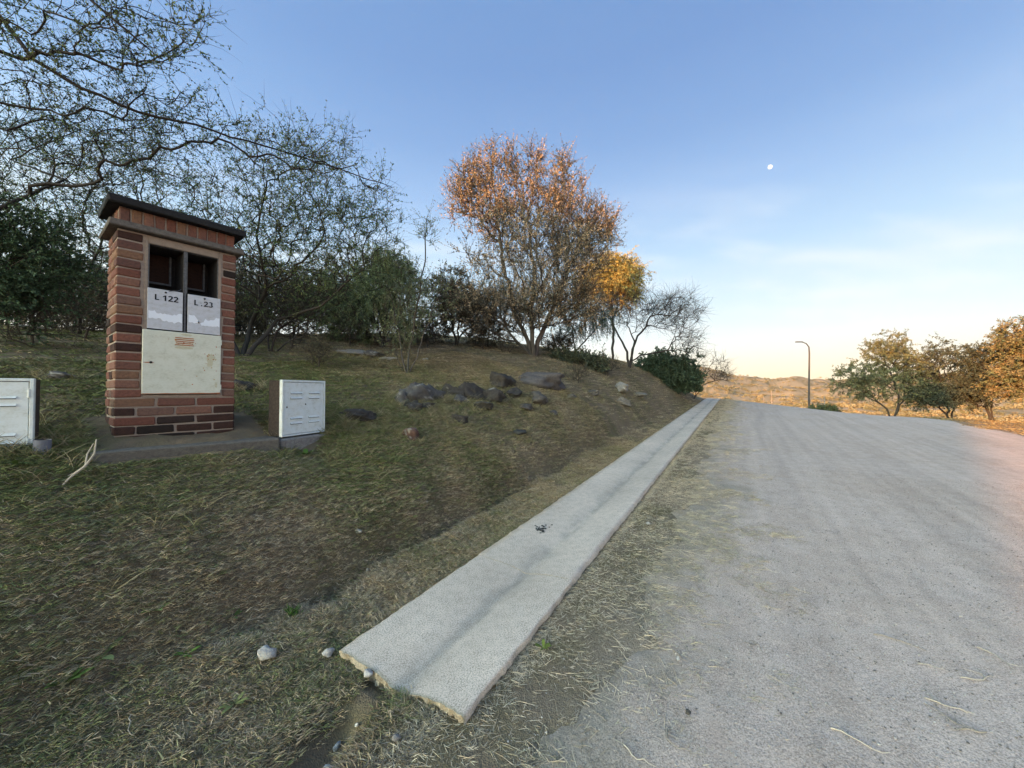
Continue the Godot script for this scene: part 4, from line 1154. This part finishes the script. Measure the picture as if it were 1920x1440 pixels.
# ---------------------------------------------------------------- far land, lamp, posts, moon
func build_far() -> void:
	# street lamp
	var b := on(31.7, -41.0)
	var lamp := thing("street_lamp", b, "slim street lamp with curved arm standing beyond the crest", "street lamp")
	var top := Vector3(32.00, 5.92, -41.00)
	var hh := top.y - b.y
	var pm := MB.new()
	var pts := PackedVector3Array([Vector3(0, -0.3, 0), Vector3(0, hh * 0.5, 0), Vector3(0.1, hh - 0.4, 0), Vector3(0.06, hh + 0.25, 0), Vector3(-0.22, hh + 0.62, 0.0), Vector3(-0.65, hh + 0.78, 0.0)])
	pm.tube(pts, PackedFloat32Array([0.11, 0.09, 0.075, 0.06, 0.05, 0.045]), 9, Color.WHITE, true)
	part("pole", pm.mesh(M.pole), lamp)
	part("lamp_head", worn_box(Vector3(0.75, 0.1, 0.24), 0, M.pole, 0.004, 0.03), lamp, Vector3(-0.98, hh + 0.8, 0))
	# fence posts in the valley
	var posts := [[Vector3(39.20, -0.47, -58.00), 2.0, "thin utility post in the sunlit valley left of the street lamp"], [Vector3(49.13, -0.94, -75.00), 1.3, "short fence post leftmost in the valley"], [Vector3(42.29, -0.48, -52.00), 1.3, "short fence post in the valley right of the street lamp"]]
	for q in posts:
		var p: Vector3 = q[0]
		var gp := on(p.x, p.z)
		var mb := MB.new()
		var up: float = p.y + q[1] - gp.y
		mb.tube(PackedVector3Array([Vector3(0, -0.3, 0), Vector3(0.02, up * 0.5, 0), Vector3(0, up, 0)]), PackedFloat32Array([0.08, 0.07, 0.06]), 7, Color.WHITE, true)
		solid("fence_post", mb.mesh(M.post), gp, q[2], "post")
	# moon
	var sph := SphereMesh.new()
	sph.radius = 14.0
	sph.height = 28.0
	var mm := StandardMaterial3D.new()
	mm.albedo_color = lin(0.03, 0.03, 0.03)
	mm.emission_enabled = true
	mm.emission = Color(1.0, 0.97, 0.92)
	mm.emission_energy_multiplier = 0.55
	sph.material = mm
	solid("moon", sph, Vector3(1765.46, 1531.70, -2600.00), "small white moon high in the blue sky over the road", "moon")
	# scrub over valley and hills
	rng.seed = 900
	var bush := MB.new()
	for k in 60:
		var d := any_dir()
		d.y = absf(d.y)
		var p := d * rng.randf_range(0.5, 1.0)
		p.y *= 0.8
		bush.leaf(p, any_dir(), any_dir(), 0.55, 0.4, Color.WHITE * rng.randf_range(0.7, 1.2))
	var mmsh := MultiMesh.new()
	mmsh.transform_format = MultiMesh.TRANSFORM_3D
	mmsh.use_colors = true
	mmsh.mesh = bush.mesh(M.leaf)
	var xf := []
	while xf.size() < 9000:
		var r := 75.0 * exp(rng.randf() * 2.95)
		var az := deg_to_rad(rng.randf_range(14.0, 62.0))
		var x := sin(az) * r
		var z := -cos(az) * r
		if nz.get_noise_2d(x * 3.0, z * 3.0) + rng.randfn() * 0.25 < 0.02: continue
		var sc := rng.randf_range(0.7, 1.9) * (1.0 if r < 300.0 else 1.5)
		xf.append([Transform3D(Basis(Vector3.UP, rng.randf() * TAU).scaled(Vector3(sc, sc * rng.randf_range(0.6, 1.1), sc)), on(x, z)), Color(0.16, 0.15, 0.08).lerp(Color(0.3, 0.24, 0.14), rng.randf())])
	mmsh.instance_count = xf.size()
	for k in xf.size():
		mmsh.set_instance_transform(k, xf[k][0]); mmsh.set_instance_color(k, xf[k][1])
	var mi := MultiMeshInstance3D.new()
	mi.name = "scrub"
	mi.multimesh = mmsh
	add_child(mi)
	tag(mi, "dry scrub dotted over the sunlit valley and far hills", "scrub")
	mi.set_meta("kind", "stuff")

# ---------------------------------------------------------------- boulders and stones
var stones := []

func build_rocks() -> void:
	var gray := Color(0.15, 0.135, 0.125)
	var dark := Color(0.09, 0.077, 0.069)
	var pale := Color(0.42, 0.385, 0.345)
	var red := Color(0.2, 0.12, 0.095)
	# x, z, half sizes, sink, colour, lichen share, label
	var L := [
		[-5.09, -4.33, Vector3(0.15, 0.07, 0.12), gray, 0.6, "flat grey stone in the grass above the left gas cabinet"],
		[-3.60, -5.21, Vector3(0.2, 0.13, 0.18), dark, 0.2, "dark rock just right of the brick pillar's base"],
		[-1.99, -5.13, Vector3(0.27, 0.1, 0.2), dark, 0.25, "low dark mossy rock right of the right gas cabinet"],
		[-1.35, -5.06, Vector3(0.15, 0.13, 0.12), red, 0.5, "white topped reddish stone in front of the boulders"],
		[-1.59, -6.42, Vector3(0.34, 0.26, 0.26), gray, 0.5, "lichen spotted grey boulder at the foot of the sapling"],
		[-1.53, -5.95, Vector3(0.24, 0.13, 0.18), dark, 0.3, "dark slab wedged under the lichen spotted boulder"],
		[-1.35, -6.73, Vector3(0.2, 0.18, 0.18), gray, 0.3, "small grey rock right of the lichen spotted boulder"],
		[-0.84, -6.05, Vector3(0.2, 0.12, 0.15), dark, 0.15, "dark blocky stone alone on the grass before the boulders"],
		[-0.81, -7.32, Vector3(0.36, 0.3, 0.3), dark, 0.2, "dark rugged boulder in the middle of the slope"],
		[-0.50, -7.50, Vector3(0.3, 0.2, 0.22), dark, 0.3, "lower dark boulder leaning right of the rugged one"],
		[-0.26, -8.61, Vector3(0.36, 0.26, 0.3), dark, 0.2, "dark boulder left of the long flat boulder"],
		[0.54, -9.71, Vector3(0.72, 0.33, 0.45), Color(0.15, 0.135, 0.135), 0.2, "long flat topped grey boulder below the orange topped tree"],
		[0.59, -8.45, Vector3(0.42, 0.2, 0.3), Color(0.15, 0.13, 0.115), 0.25, "earth stained rock heap below the long flat boulder"],
		[0.85, -8.12, Vector3(0.17, 0.1, 0.13), Color(0.13, 0.12, 0.12), 0.2, "small grey stone below the earth stained heap"],
		[3.65, -12.95, Vector3(0.5, 0.22, 0.3), pale, 0.5, "pale outcrop on the bank below the small bare tree"],
		[3.35, -11.77, Vector3(0.32, 0.16, 0.2), Color(0.26, 0.23, 0.19), 0.3, "buff rock low on the bank under the pale outcrop"],
		[2.30, -10.91, Vector3(0.28, 0.13, 0.2), gray, 0.4, "grey rock on the bank left of the pale outcrop"],
		[-3.97, -9.50, Vector3(0.45, 0.09, 0.3), pale, 0.4, "pale flat rock slab lying left of the sapling up the slope"],
		[-3.40, -9.39, Vector3(0.5, 0.13, 0.3), gray, 0.5, "grey layered rock slab behind the pale flat one"],
		[-2.92, -9.06, Vector3(0.22, 0.07, 0.16), pale, 0.3, "small pale rock between the layered slab and the sapling"],
		[-2.20, -9.70, Vector3(0.1, 0.06, 0.08), Color(0.6, 0.58, 0.54), 0.4, "small white stone behind the sapling"],
		[0.14, -6.61, Vector3(0.2, 0.07, 0.16), Color(0.1, 0.095, 0.09), 0.2, "flat dark stone half buried in the dry grass near the gutter"],
		[-1.14, -7.14, Vector3(0.26, 0.17, 0.2), dark, 0.25, "dark rock left of the rugged middle boulder"],
		[-0.94, -6.89, Vector3(0.2, 0.12, 0.16), gray, 0.35, "lichen flecked rock at the foot of the rugged middle boulder"],
		[-0.53, -6.92, Vector3(0.28, 0.11, 0.2), Color(0.12, 0.11, 0.1), 0.3, "low broken rock ledge below the rugged middle boulder"],
		[0.00, -8.15, Vector3(0.3, 0.17, 0.22), dark, 0.2, "dark broken rock under the left end of the long flat boulder"],
		[1.09, -9.79, Vector3(0.34, 0.2, 0.25), Color(0.11, 0.105, 0.115), 0.25, "angular grey rock at the right end of the long flat boulder"],
		[0.27, -7.74, Vector3(0.24, 0.1, 0.18), Color(0.14, 0.12, 0.105), 0.25, "earth coloured rock left of the stained heap"],
		[-1.75, -6.14, Vector3(0.2, 0.15, 0.17), gray, 0.45, "lichen grey rock touching the left of the spotted boulder"],
		[-1.36, -6.14, Vector3(0.18, 0.09, 0.14), dark, 0.3, "small dark rock at the right foot of the spotted boulder"],
		[1.48, -9.68, Vector3(0.2, 0.1, 0.16), gray, 0.4, "small grey rock between the long boulder and the bank rocks"],
		[4.52, -13.86, Vector3(0.3, 0.14, 0.2), Color(0.24, 0.22, 0.19), 0.4, "buff rock at the right of the pale outcrop"],
		[-9.29, -7.41, Vector3(0.3, 0.09, 0.2), gray, 0.4, "grey flat rock high on the slope at the left edge"]]
	for k in L.size():
		var q: Array = L[k]
		var p := on(q[0], q[1])
		var sz: Vector3 = q[2]
		stones.append([p, sz.x])
		var o := solid("boulder" if sz.x > 0.25 else "stone", rock_mesh(700 + k, sz, q[3], pale, q[4] * 0.75, 36 if sz.x > 0.25 else 24, 22 if sz.x > 0.25 else 14), p + Vector3(0, sz.y * 0.08, 0), q[5], "boulder" if sz.x > 0.25 else "stone")
		o.rotation.y = k * 1.7
	var white := Color(0.62, 0.58, 0.54)
	var S := [
		[-1.35, -2.13, Vector3(0.05, 0.035, 0.04), white, "pale rounded stone on the grass left of the gutter end"],
		[-1.33, -3.34, Vector3(0.055, 0.022, 0.022), Color(0.6, 0.55, 0.46), "long thin pale stone on the grass"],
		[-1.17, -3.14, Vector3(0.016, 0.022, 0.014), Color(0.5, 0.45, 0.38), "tiny buff stone below the long thin one"],
		[-1.04, -2.19, Vector3(0.036, 0.024, 0.03), white, "broken concrete lump at the left corner of the gutter end"],
		[-0.75, -2.03, Vector3(0.03, 0.02, 0.024), white, "broken concrete lump under the gutter lip"],
		[-0.72, -1.81, Vector3(0.011, 0.011, 0.01), Color(0.75, 0.72, 0.66), "tiny white stone in front of the gutter end"],
		[-0.79, -1.76, Vector3(0.02, 0.018, 0.018), Color(0.4, 0.42, 0.44), "small grey stone in the washed out hollow"],
		[-0.78, -1.63, Vector3(0.03, 0.024, 0.026), Color(0.46, 0.48, 0.5), "pale blue grey stone lowest in the washed out hollow"],
		[-0.50, -1.67, Vector3(0.022, 0.01, 0.02), Color(0.3, 0.27, 0.25), "flat brown stone in the grass below the gutter end"],
		[1.42, -4.03, Vector3(0.03, 0.018, 0.024), Color(0.45, 0.43, 0.4), "pale stone in the verge right of the gutter"],
		[0.90, -2.11, Vector3(0.012, 0.01, 0.01), Color(0.6, 0.58, 0.55), "tiny white stone in the verge by the gravel"],
		[0.80, -1.77, Vector3(0.016, 0.012, 0.014), Color(0.12, 0.11, 0.1), "small dark stone at the verge edge"],
		[-0.90, -4.09, Vector3(0.014, 0.012, 0.012), Color(0.5, 0.45, 0.42), "tiny pink stone in the grass left of the gutter"]]
	for k in S.size():
		var q: Array = S[k]
		var sz: Vector3 = q[2]
		var o := solid("pebble", rock_mesh(800 + k, sz, q[3], white, 0.3, 12, 8), on(q[0], q[1]) + Vector3(0, sz.y * 0.6 + 0.012, 0), q[4], "stone")
		o.rotation.y = k * 2.3

# ---------------------------------------------------------------- grass, gravel and litter
func tuft(sd: int, blades: int, rad: float, ln: float, wd: float, flat: float) -> ArrayMesh:
	rng.seed = sd
	var mb := MB.new()
	for k in blades:
		var a := rng.randf() * TAU
		var p := Vector3(cos(a), 0, sin(a)) * rad * sqrt(rng.randf())
		p.y = -0.004
		var b := rng.randf() * TAU
		var d := Vector3(cos(b) * flat, rng.randf_range(0.35, 1.0), sin(b) * flat).normalized()
		var l := ln * rng.randf_range(0.5, 1.3)
		var side := d.cross(any_dir()).normalized() * wd * 0.5
		var bend := Vector3(cos(b), -0.3, sin(b)) * l * rng.randf_range(0.1, 0.5)
		var p1 := p + d * l * 0.5 + bend * 0.2
		var p2 := p + d * l + bend
		var c := Color(0.9, 1, 0.9).lerp(Color(1.4, 1.15, 0.95), rng.randf()) * rng.randf_range(0.6, 2.0)
		mb.quad(p - side, p + side, p1 + side * 0.8, p1 - side * 0.8, c)
		mb.tri(p1 - side * 0.8, p1 + side * 0.8, p2, c)
	return mb.mesh(M.blade)

func field(called: String, mesh: Mesh, xf: Array, label: String, category: String) -> void:
	var mm := MultiMesh.new()
	mm.transform_format = MultiMesh.TRANSFORM_3D
	mm.use_colors = true
	mm.mesh = mesh
	mm.instance_count = xf.size()
	for k in xf.size():
		mm.set_instance_transform(k, xf[k][0]); mm.set_instance_color(k, xf[k][1])
	var mi := MultiMeshInstance3D.new()
	mi.name = numbered(called)
	mi.multimesh = mm
	add_child(mi)
	tag(mi, label, category)
	mi.set_meta("kind", "stuff")

func grass_color(x: float, z: float, s: float, t: float) -> Color:
	var g := nz.get_noise_2d(x * 55.0, z * 55.0) * 0.5 + 0.5 + 0.2 * rng.randfn()
	var green := Color(0.17, 0.19, 0.075)
	var straw := Color(0.43, 0.335, 0.225)
	var brown := Color(0.3, 0.21, 0.145)
	# greener in front of the footing, drier towards the gutter
	var lush := ss(-1.6, -3.2, t) * ss(7.0, 1.0, s)
	green = green.lerp(Color(0.25, 0.21, 0.12), ss(2.0, 7.0, s) * 0.75)
	var c := green.lerp(straw, smoothstep(0.14 + 0.55 * lush, 0.7 + 0.5 * lush, g))
	if rng.randf() < 0.4 - 0.2 * lush: c = c.lerp(brown, 0.7)
	if t > -0.2: c = c.lerp(Color(0.5, 0.42, 0.32), 0.65)
	if t > 6.5: c = Color(0.3, 0.21, 0.1) * rng.randf_range(0.7, 1.2)
	return c * rng.randf_range(0.55, 1.35)

func plant(mesh: Mesh, sd: int, count: int, s0: float, s1: float, t0: float, t1: float, sc: float, called: String, label: String, keep: Callable) -> void:
	rng.seed = sd
	var xf := []
	for k in count:
		var s := rng.randf_range(s0, s1)
		var t := rng.randf_range(t0, t1)
		if not keep.call(s, t): continue
		var q := to_xz(s, t)
		var f := sc * rng.randf_range(0.65, 1.35)
		var bs := Basis(Vector3.UP, rng.randf() * TAU).scaled(Vector3(f, f * rng.randf_range(0.6, 1.1), f))
		xf.append([Transform3D(bs, on(q.x, q.y)), grass_color(q.x, q.y, s, t)])
	field(called, mesh, xf, label, "grass")

func build_grass() -> void:
	var clear := func(s: float, t: float) -> bool:
		if t > -0.89 and t < 0.02 and s > -0.02 and s < 33.5: return false
		if s < 0.0 and s > -1.5 and absf(t + 0.52 + 0.12 * s) < 0.1: return false
		var q := to_xz(s, t)
		# bare under the footing and the cabinets
		var l := Vector2(q.x + 3.34, q.y + 3.22)
		var lx := l.x * 0.609 - l.y * 0.793
		var lz := l.x * 0.793 + l.y * 0.609
		if lx > -0.15 and lx < 1.15 and lz > -0.56 and lz < 0.4: return false
		if Vector2(q.x + 2.32, q.y + 4.28).length() < 0.17: return false
		return true
	var bank := func(s: float, t: float) -> bool:
		if not clear.call(s, t): return false
		if t > -0.1: return false
		if absf(-t - 0.88 - 0.72) < 0.13 and s > 0.3 and s < 8.0 and rng.randf() < 0.3: return false
		return true
	var patchy := func(s: float, t: float) -> bool:
		if not clear.call(s, t): return false
		var q := to_xz(s, t)
		var k := ss(1.45, 0.0, t + 0.45 * ss(2.0, -1.0, s) + 0.55 * nz2.get_noise_2d(q.x * 160.0, q.y * 160.0) + 0.5 * nz.get_noise_2d(q.x * 60.0, q.y * 60.0))
		return rng.randf() < k
	var a := tuft(301, 18, 0.055, 0.027, 0.0034, 1.0)
	var b := tuft(302, 16, 0.07, 0.032, 0.0048, 0.9)
	var c := tuft(303, 16, 0.13, 0.06, 0.008, 0.9)
	var d := tuft(304, 12, 0.06, 0.045, 0.0032, 2.4)
	plant(a, 1, 70000, -2.6, 3.6, -3.8, -0.1, 1.0, "grass", "short matted brown and green grass nearest the camera", bank)
	plant(b, 2, 52000, -2.6, 8.0, -6.5, -0.85, 1.0, "grass", "short matted grass over the lower bank", func(s, t): return bank.call(s, t) and (s > 2.4 or t < -3.0 or rng.randf() < 0.08))
	plant(c, 3, 36000, -3.0, 26.0, -15.0, -0.9, 1.0, "grass", "dry grass over the upper hillside", func(s, t): return bank.call(s, t) and (s > 5.0 or t < -4.6))
	plant(d, 4, 14000, -2.2, 5.0, -0.1, 2.0, 1.0, "verge_grass", "thin dead grass on the verge between gutter and gravel", patchy)
	plant(d, 5, 16000, 4.0, 30.0, -0.1, 1.6, 1.3, "verge_grass", "thin dead grass on the upper verge", patchy)
	plant(c, 6, 9000, 4.0, 34.0, 6.7, 13.0, 1.3, "roadside_grass", "golden dry grass along the far side of the road", func(s, t): return t > road_right(s) - 0.1 + 0.3 * rng.randf())
	plant(a, 7, 5200, 0.1, 14.0, -0.95, -0.865, 1.0, "grass", "grass fringe creeping over the left gutter edge", func(_s, _t): return rng.randf() < 0.8)
	plant(d, 8, 3600, 0.1, 14.0, -0.015, 0.06, 1.0, "verge_grass", "dead grass fringe along the right gutter edge", func(_s, _t): return rng.randf() < 0.8)
	# taller grass by rocks and footing
	var tall := tuft(305, 12, 0.05, 0.16, 0.005, 0.5)
	rng.seed = 9
	var xf := []
	for q in [[-2.9, -3.1, 0.5, 60], [-2.0, -4.3, 0.4, 50], [-1.5, -6.2, 0.5, 60], [-0.9, -6.1, 0.3, 40], [-0.6, -7.6, 0.7, 80], [0.4, -9.5, 0.9, 110], [-1.9, -5.0, 0.4, 50], [-3.75, -3.3, 0.3, 26], [-3.6, -2.75, 0.12, 14]]:
		for k in q[3]:
			var x: float = q[0] + rng.randfn() * q[2]
			var z: float = q[1] + rng.randfn() * q[2]
			var st := to_st(x, z)
			if st.y > -1.2 or not clear.call(st.x, st.y): continue
			xf.append([Transform3D(Basis(Vector3.UP, rng.randf() * TAU).scaled(Vector3.ONE * rng.randf_range(0.5, 1.1)), on(x, z)), Color(0.13, 0.145, 0.06).lerp(Color(0.28, 0.23, 0.14), rng.randf())])
	for q in stones:
		for k in int(20 + 50 * q[1]):
			var an := rng.randf() * TAU
			var rr: float = q[1] * rng.randf_range(0.75, 1.3) + 0.03
			var x: float = q[0].x + cos(an) * rr
			var z: float = q[0].z + sin(an) * rr
			xf.append([Transform3D(Basis(Vector3.UP, rng.randf() * TAU).scaled(Vector3.ONE * rng.randf_range(0.35, 1.0)), on(x, z)), Color(0.2, 0.19, 0.08).lerp(Color(0.42, 0.34, 0.22), rng.randf()) * rng.randf_range(0.5, 1.2)])
	field("grass", tall, xf, "taller grass clumps around the stones and cabinets", "grass")
	# loose gravel
	var peb := rock_mesh(950, Vector3.ONE, Color(0.42, 0.41, 0.4), Color(0.5, 0.49, 0.48), 0.4, 6, 4)
	var pe := []
	rng.seed = 12
	for k in 90000:
		var u := rng.randf()
		var s := -2.4 + 9.0 * pow(rng.randf(), 1.4)
		var t := rng.randf_range(0.2, 8.0)
		if t < 1.0 and rng.randf() > 0.35: continue
		var q := to_xz(s, t)
		var r := 0.0026 + 0.005 * pow(u, 4.0)
		var bs := Basis(any_dir(), rng.randf() * TAU).scaled(Vector3(r, r * 0.6, r * 0.85))
		pe.append([Transform3D(bs, Vector3(q.x, ground(q.x, q.y) + r * 0.15, q.y)), Color(1.0, 0.93, 0.85) * (rng.randf_range(0.45, 0.8) if rng.randf() < 0.35 else rng.randf_range(1.0, 2.0))])
	field("gravel", peb, pe, "loose fine gravel strewn over the road", "gravel")

# ---------------------------------------------------------------- twigs and weeds
func twig(at: Vector3, ang: float, ln: float, sd: int, label: String, col: Color, forks := 3) -> void:
	rng.seed = sd
	var mb := MB.new()
	var main := PackedVector3Array()
	var rr := PackedFloat32Array()
	var p := Vector3.ZERO
	var a := ang
	for k in 7:
		main.append(p); rr.append(0.0042 * (1.0 - k * 0.1) * sqrt(ln / 0.3))
		a += rng.randfn() * 0.38
		p += Vector3(cos(a), 0, sin(a)) * ln / 6.0
		p.y = maxf(ground(at.x + p.x, at.z + p.z) - at.y, 0.0) + 0.006 * rng.randf()
	mb.tube(main, rr, 5, col, true)
	for f in forks:
		var k := 1 + rng.randi() % 5
		var b := a + (1.0 if f % 2 else -1.0) * rng.randf_range(0.5, 1.1)
		var q := main[k]
		var pp := PackedVector3Array([q])
		var r2 := PackedFloat32Array([rr[k] * 0.8])
		for e in 4:
			b += rng.randfn() * 0.3
			q += Vector3(cos(b), 0.12 * rng.randfn(), sin(b)) * ln * 0.09
			q.y = maxf(q.y, ground(at.x + q.x, at.z + q.z) - at.y)
			pp.append(q); r2.append(rr[k] * (0.65 - 0.12 * e))
		mb.tube(pp, r2, 4, col * 1.1)
	solid("dry_twig", mb.mesh(M.bark), at + Vector3(0, 0.004, 0), label, "twig", "dry twigs on the ground")

func build_small() -> void:
	var straw := Color(0.5, 0.43, 0.34)
	var T := [
		[2.03, -1.67, 2.4, 0.22, "forked pale dry twig in the lower right corner of the road", 6],
		[1.96, -1.85, 1.2, 0.16, "branched pale twig above the lower right corner twig", 5],
		[2.27, -1.97, 0.2, 0.18, "thin pale twig lying across right part of the road", 3],
		[1.76, -1.74, 2.0, 0.07, "short curled twig between the two branched twigs", 2],
		[1.39, -1.70, 0.6, 0.2, "long bent pale twig on the bottom middle of the road", 1],
		[1.40, -1.83, 0.9, 0.1, "short straight twig above the long bent twig", 0],
		[2.14, -2.30, 0.7, 0.22, "straight brown stalk lying on the middle of the road", 0],
		[2.60, -2.17, 0.8, 0.2, "fine grey stalk on the road near the right edge", 1],
		[2.15, -2.06, 0.3, 0.1, "short grey stalk left of the thin pale twig", 0],
		[0.68, -1.71, 1.9, 0.16, "bent straw stem on the verge beside the road", 2],
		[0.98, -2.04, 2.3, 0.12, "forked straw stem at the gravel edge", 3],
		[0.47, -1.64, 1.4, 0.15, "pale straw stem low on the verge", 1],
		[-1.71, -1.75, 1.1, 0.16, "long dry stalk in the lower left grass", 0]]
	for k in T.size():
		var q: Array = T[k]
		twig(on(q[0], q[1]) + Vector3(0, 0.03 if k > 11 else 0.0, 0), q[2], q[3], 1200 + k, q[4], straw * (0.95 if k % 3 else 0.6), q[5])
	# pale roots beside the footing
	var rt := MB.new()
	var o := on(-3.04, -2.64)
	var base := Vector3(o.x, o.y, o.z)
	rt.tube(PackedVector3Array([Vector3(0.0, 0.01, 0.03), Vector3(0.01, 0.05, 0.0), Vector3(0.05, 0.12, -0.06), Vector3(0.07, 0.2, -0.1), Vector3(0.06, 0.3, -0.12)]), PackedFloat32Array([0.005, 0.007, 0.008, 0.006, 0.004]), 6, Color(0.4, 0.34, 0.27), true)
	rt.tube(PackedVector3Array([Vector3(0.05, 0.12, -0.06), Vector3(-0.02, 0.07, -0.05), Vector3(-0.1, 0.04, -0.06)]), PackedFloat32Array([0.006, 0.005, 0.003]), 6, Color(0.4, 0.34, 0.27), true)
	rt.tube(PackedVector3Array([Vector3(0.05, 0.12, -0.06), Vector3(0.02, 0.2, -0.1), Vector3(0.03, 0.27, -0.13)]), PackedFloat32Array([0.006, 0.005, 0.003]), 6, Color(0.4, 0.34, 0.27), true)
	solid("dry_branch", rt.mesh(M.bark), base, "pale bare forked branch sticking up left of the pillar footing", "branch")
	# weeds
	var wd := [
		[-2.01, -2.19, 0.07, 5, Color(0.156, 0.199, 0.061), "small grey green weed in the middle of the near grass"],
		[-1.76, -2.10, 0.08, 7, Color(0.125, 0.189, 0.038), "green leafy weed below the grey green one"],
		[-1.73, -2.40, 0.08, 7, Color(0.105, 0.154, 0.043), "dark green weed in the near grass"],
		[-2.07, -1.96, 0.1, 4, Color(0.135, 0.154, 0.061), "broad leaved dull green weed at the lower left"],
		[-1.33, -1.87, 0.07, 8, Color(0.156, 0.162, 0.061), "pale narrow leaved weed left of the washed out hollow"],
		[-2.09, -1.82, 0.09, 7, Color(0.094, 0.135, 0.029), "green weed clump at the lower left edge"],
		[-2.17, -4.05, 0.11, 9, Color(0.105, 0.180, 0.029), "bright green weed at the foot of the right gas cabinet"],
		[-3.37, -2.62, 0.09, 9, Color(0.074, 0.126, 0.034), "dark green weed at the foot of the left gas cabinet"],
		[-0.76, -2.46, 0.05, 6, Color(0.125, 0.162, 0.034), "small green weed at the left edge of the gutter"],
		[0.18, -2.23, 0.06, 7, Color(0.125, 0.154, 0.034), "small green weed at the right edge of the gutter"]]
	for k in wd.size():
		var q: Array = wd[k]
		rng.seed = 1300 + k
		var n := thing("weed", on(q[0], q[1]), q[5], "weed")
		for e in q[3]:
			var mb := MB.new()
			var a: float = TAU * e / q[3] + rng.randf()
			var l: float = q[2] * rng.randf_range(0.7, 1.2)
			var d := Vector3(cos(a), rng.randf_range(0.25, 0.9), sin(a)).normalized()
			var sd := Vector3(-sin(a), 0, cos(a))
			var w := l * rng.randf_range(0.13, 0.2)
			var col: Color = q[4] * rng.randf_range(0.8, 1.25)
			var p0 := Vector3(0, 0.005, 0)
			var p1 := d * l * 0.5
			var p2 := d * l * 0.85 + Vector3(0, -l * 0.08, 0)
			var p3 := d * l * 1.05 + Vector3(0, -l * 0.2, 0)
			mb.quad(p0 - sd * w * 0.2, p0 + sd * w * 0.2, p1 + sd * w, p1 - sd * w, col)
			mb.quad(p1 - sd * w, p1 + sd * w, p2 + sd * w * 0.7, p2 - sd * w * 0.7, col)
			mb.tri(p2 - sd * w * 0.7, p2 + sd * w * 0.7, p3, col)
			part("leaf", mb.mesh(M.leaf), n)
	# bright grass clump
	var gc := on(-1.42, -2.52)
	var cl := MB.new()
	rng.seed = 1400
	for e in 40:
		var a := rng.randf() * TAU
		var d := Vector3(cos(a) * 0.8, 1.0, sin(a) * 0.8).normalized()
		cl.leaf(Vector3(rng.randfn() * 0.015, 0, rng.randfn() * 0.015), d, d.cross(any_dir()).normalized(), rng.randf_range(0.04, 0.085), 0.004, Color(0.07, 0.14, 0.03) * rng.randf_range(0.7, 1.3))
	solid("grass_clump", cl.mesh(M.leaf), gc, "fresh bright green grass clump beside the swale", "grass clump")
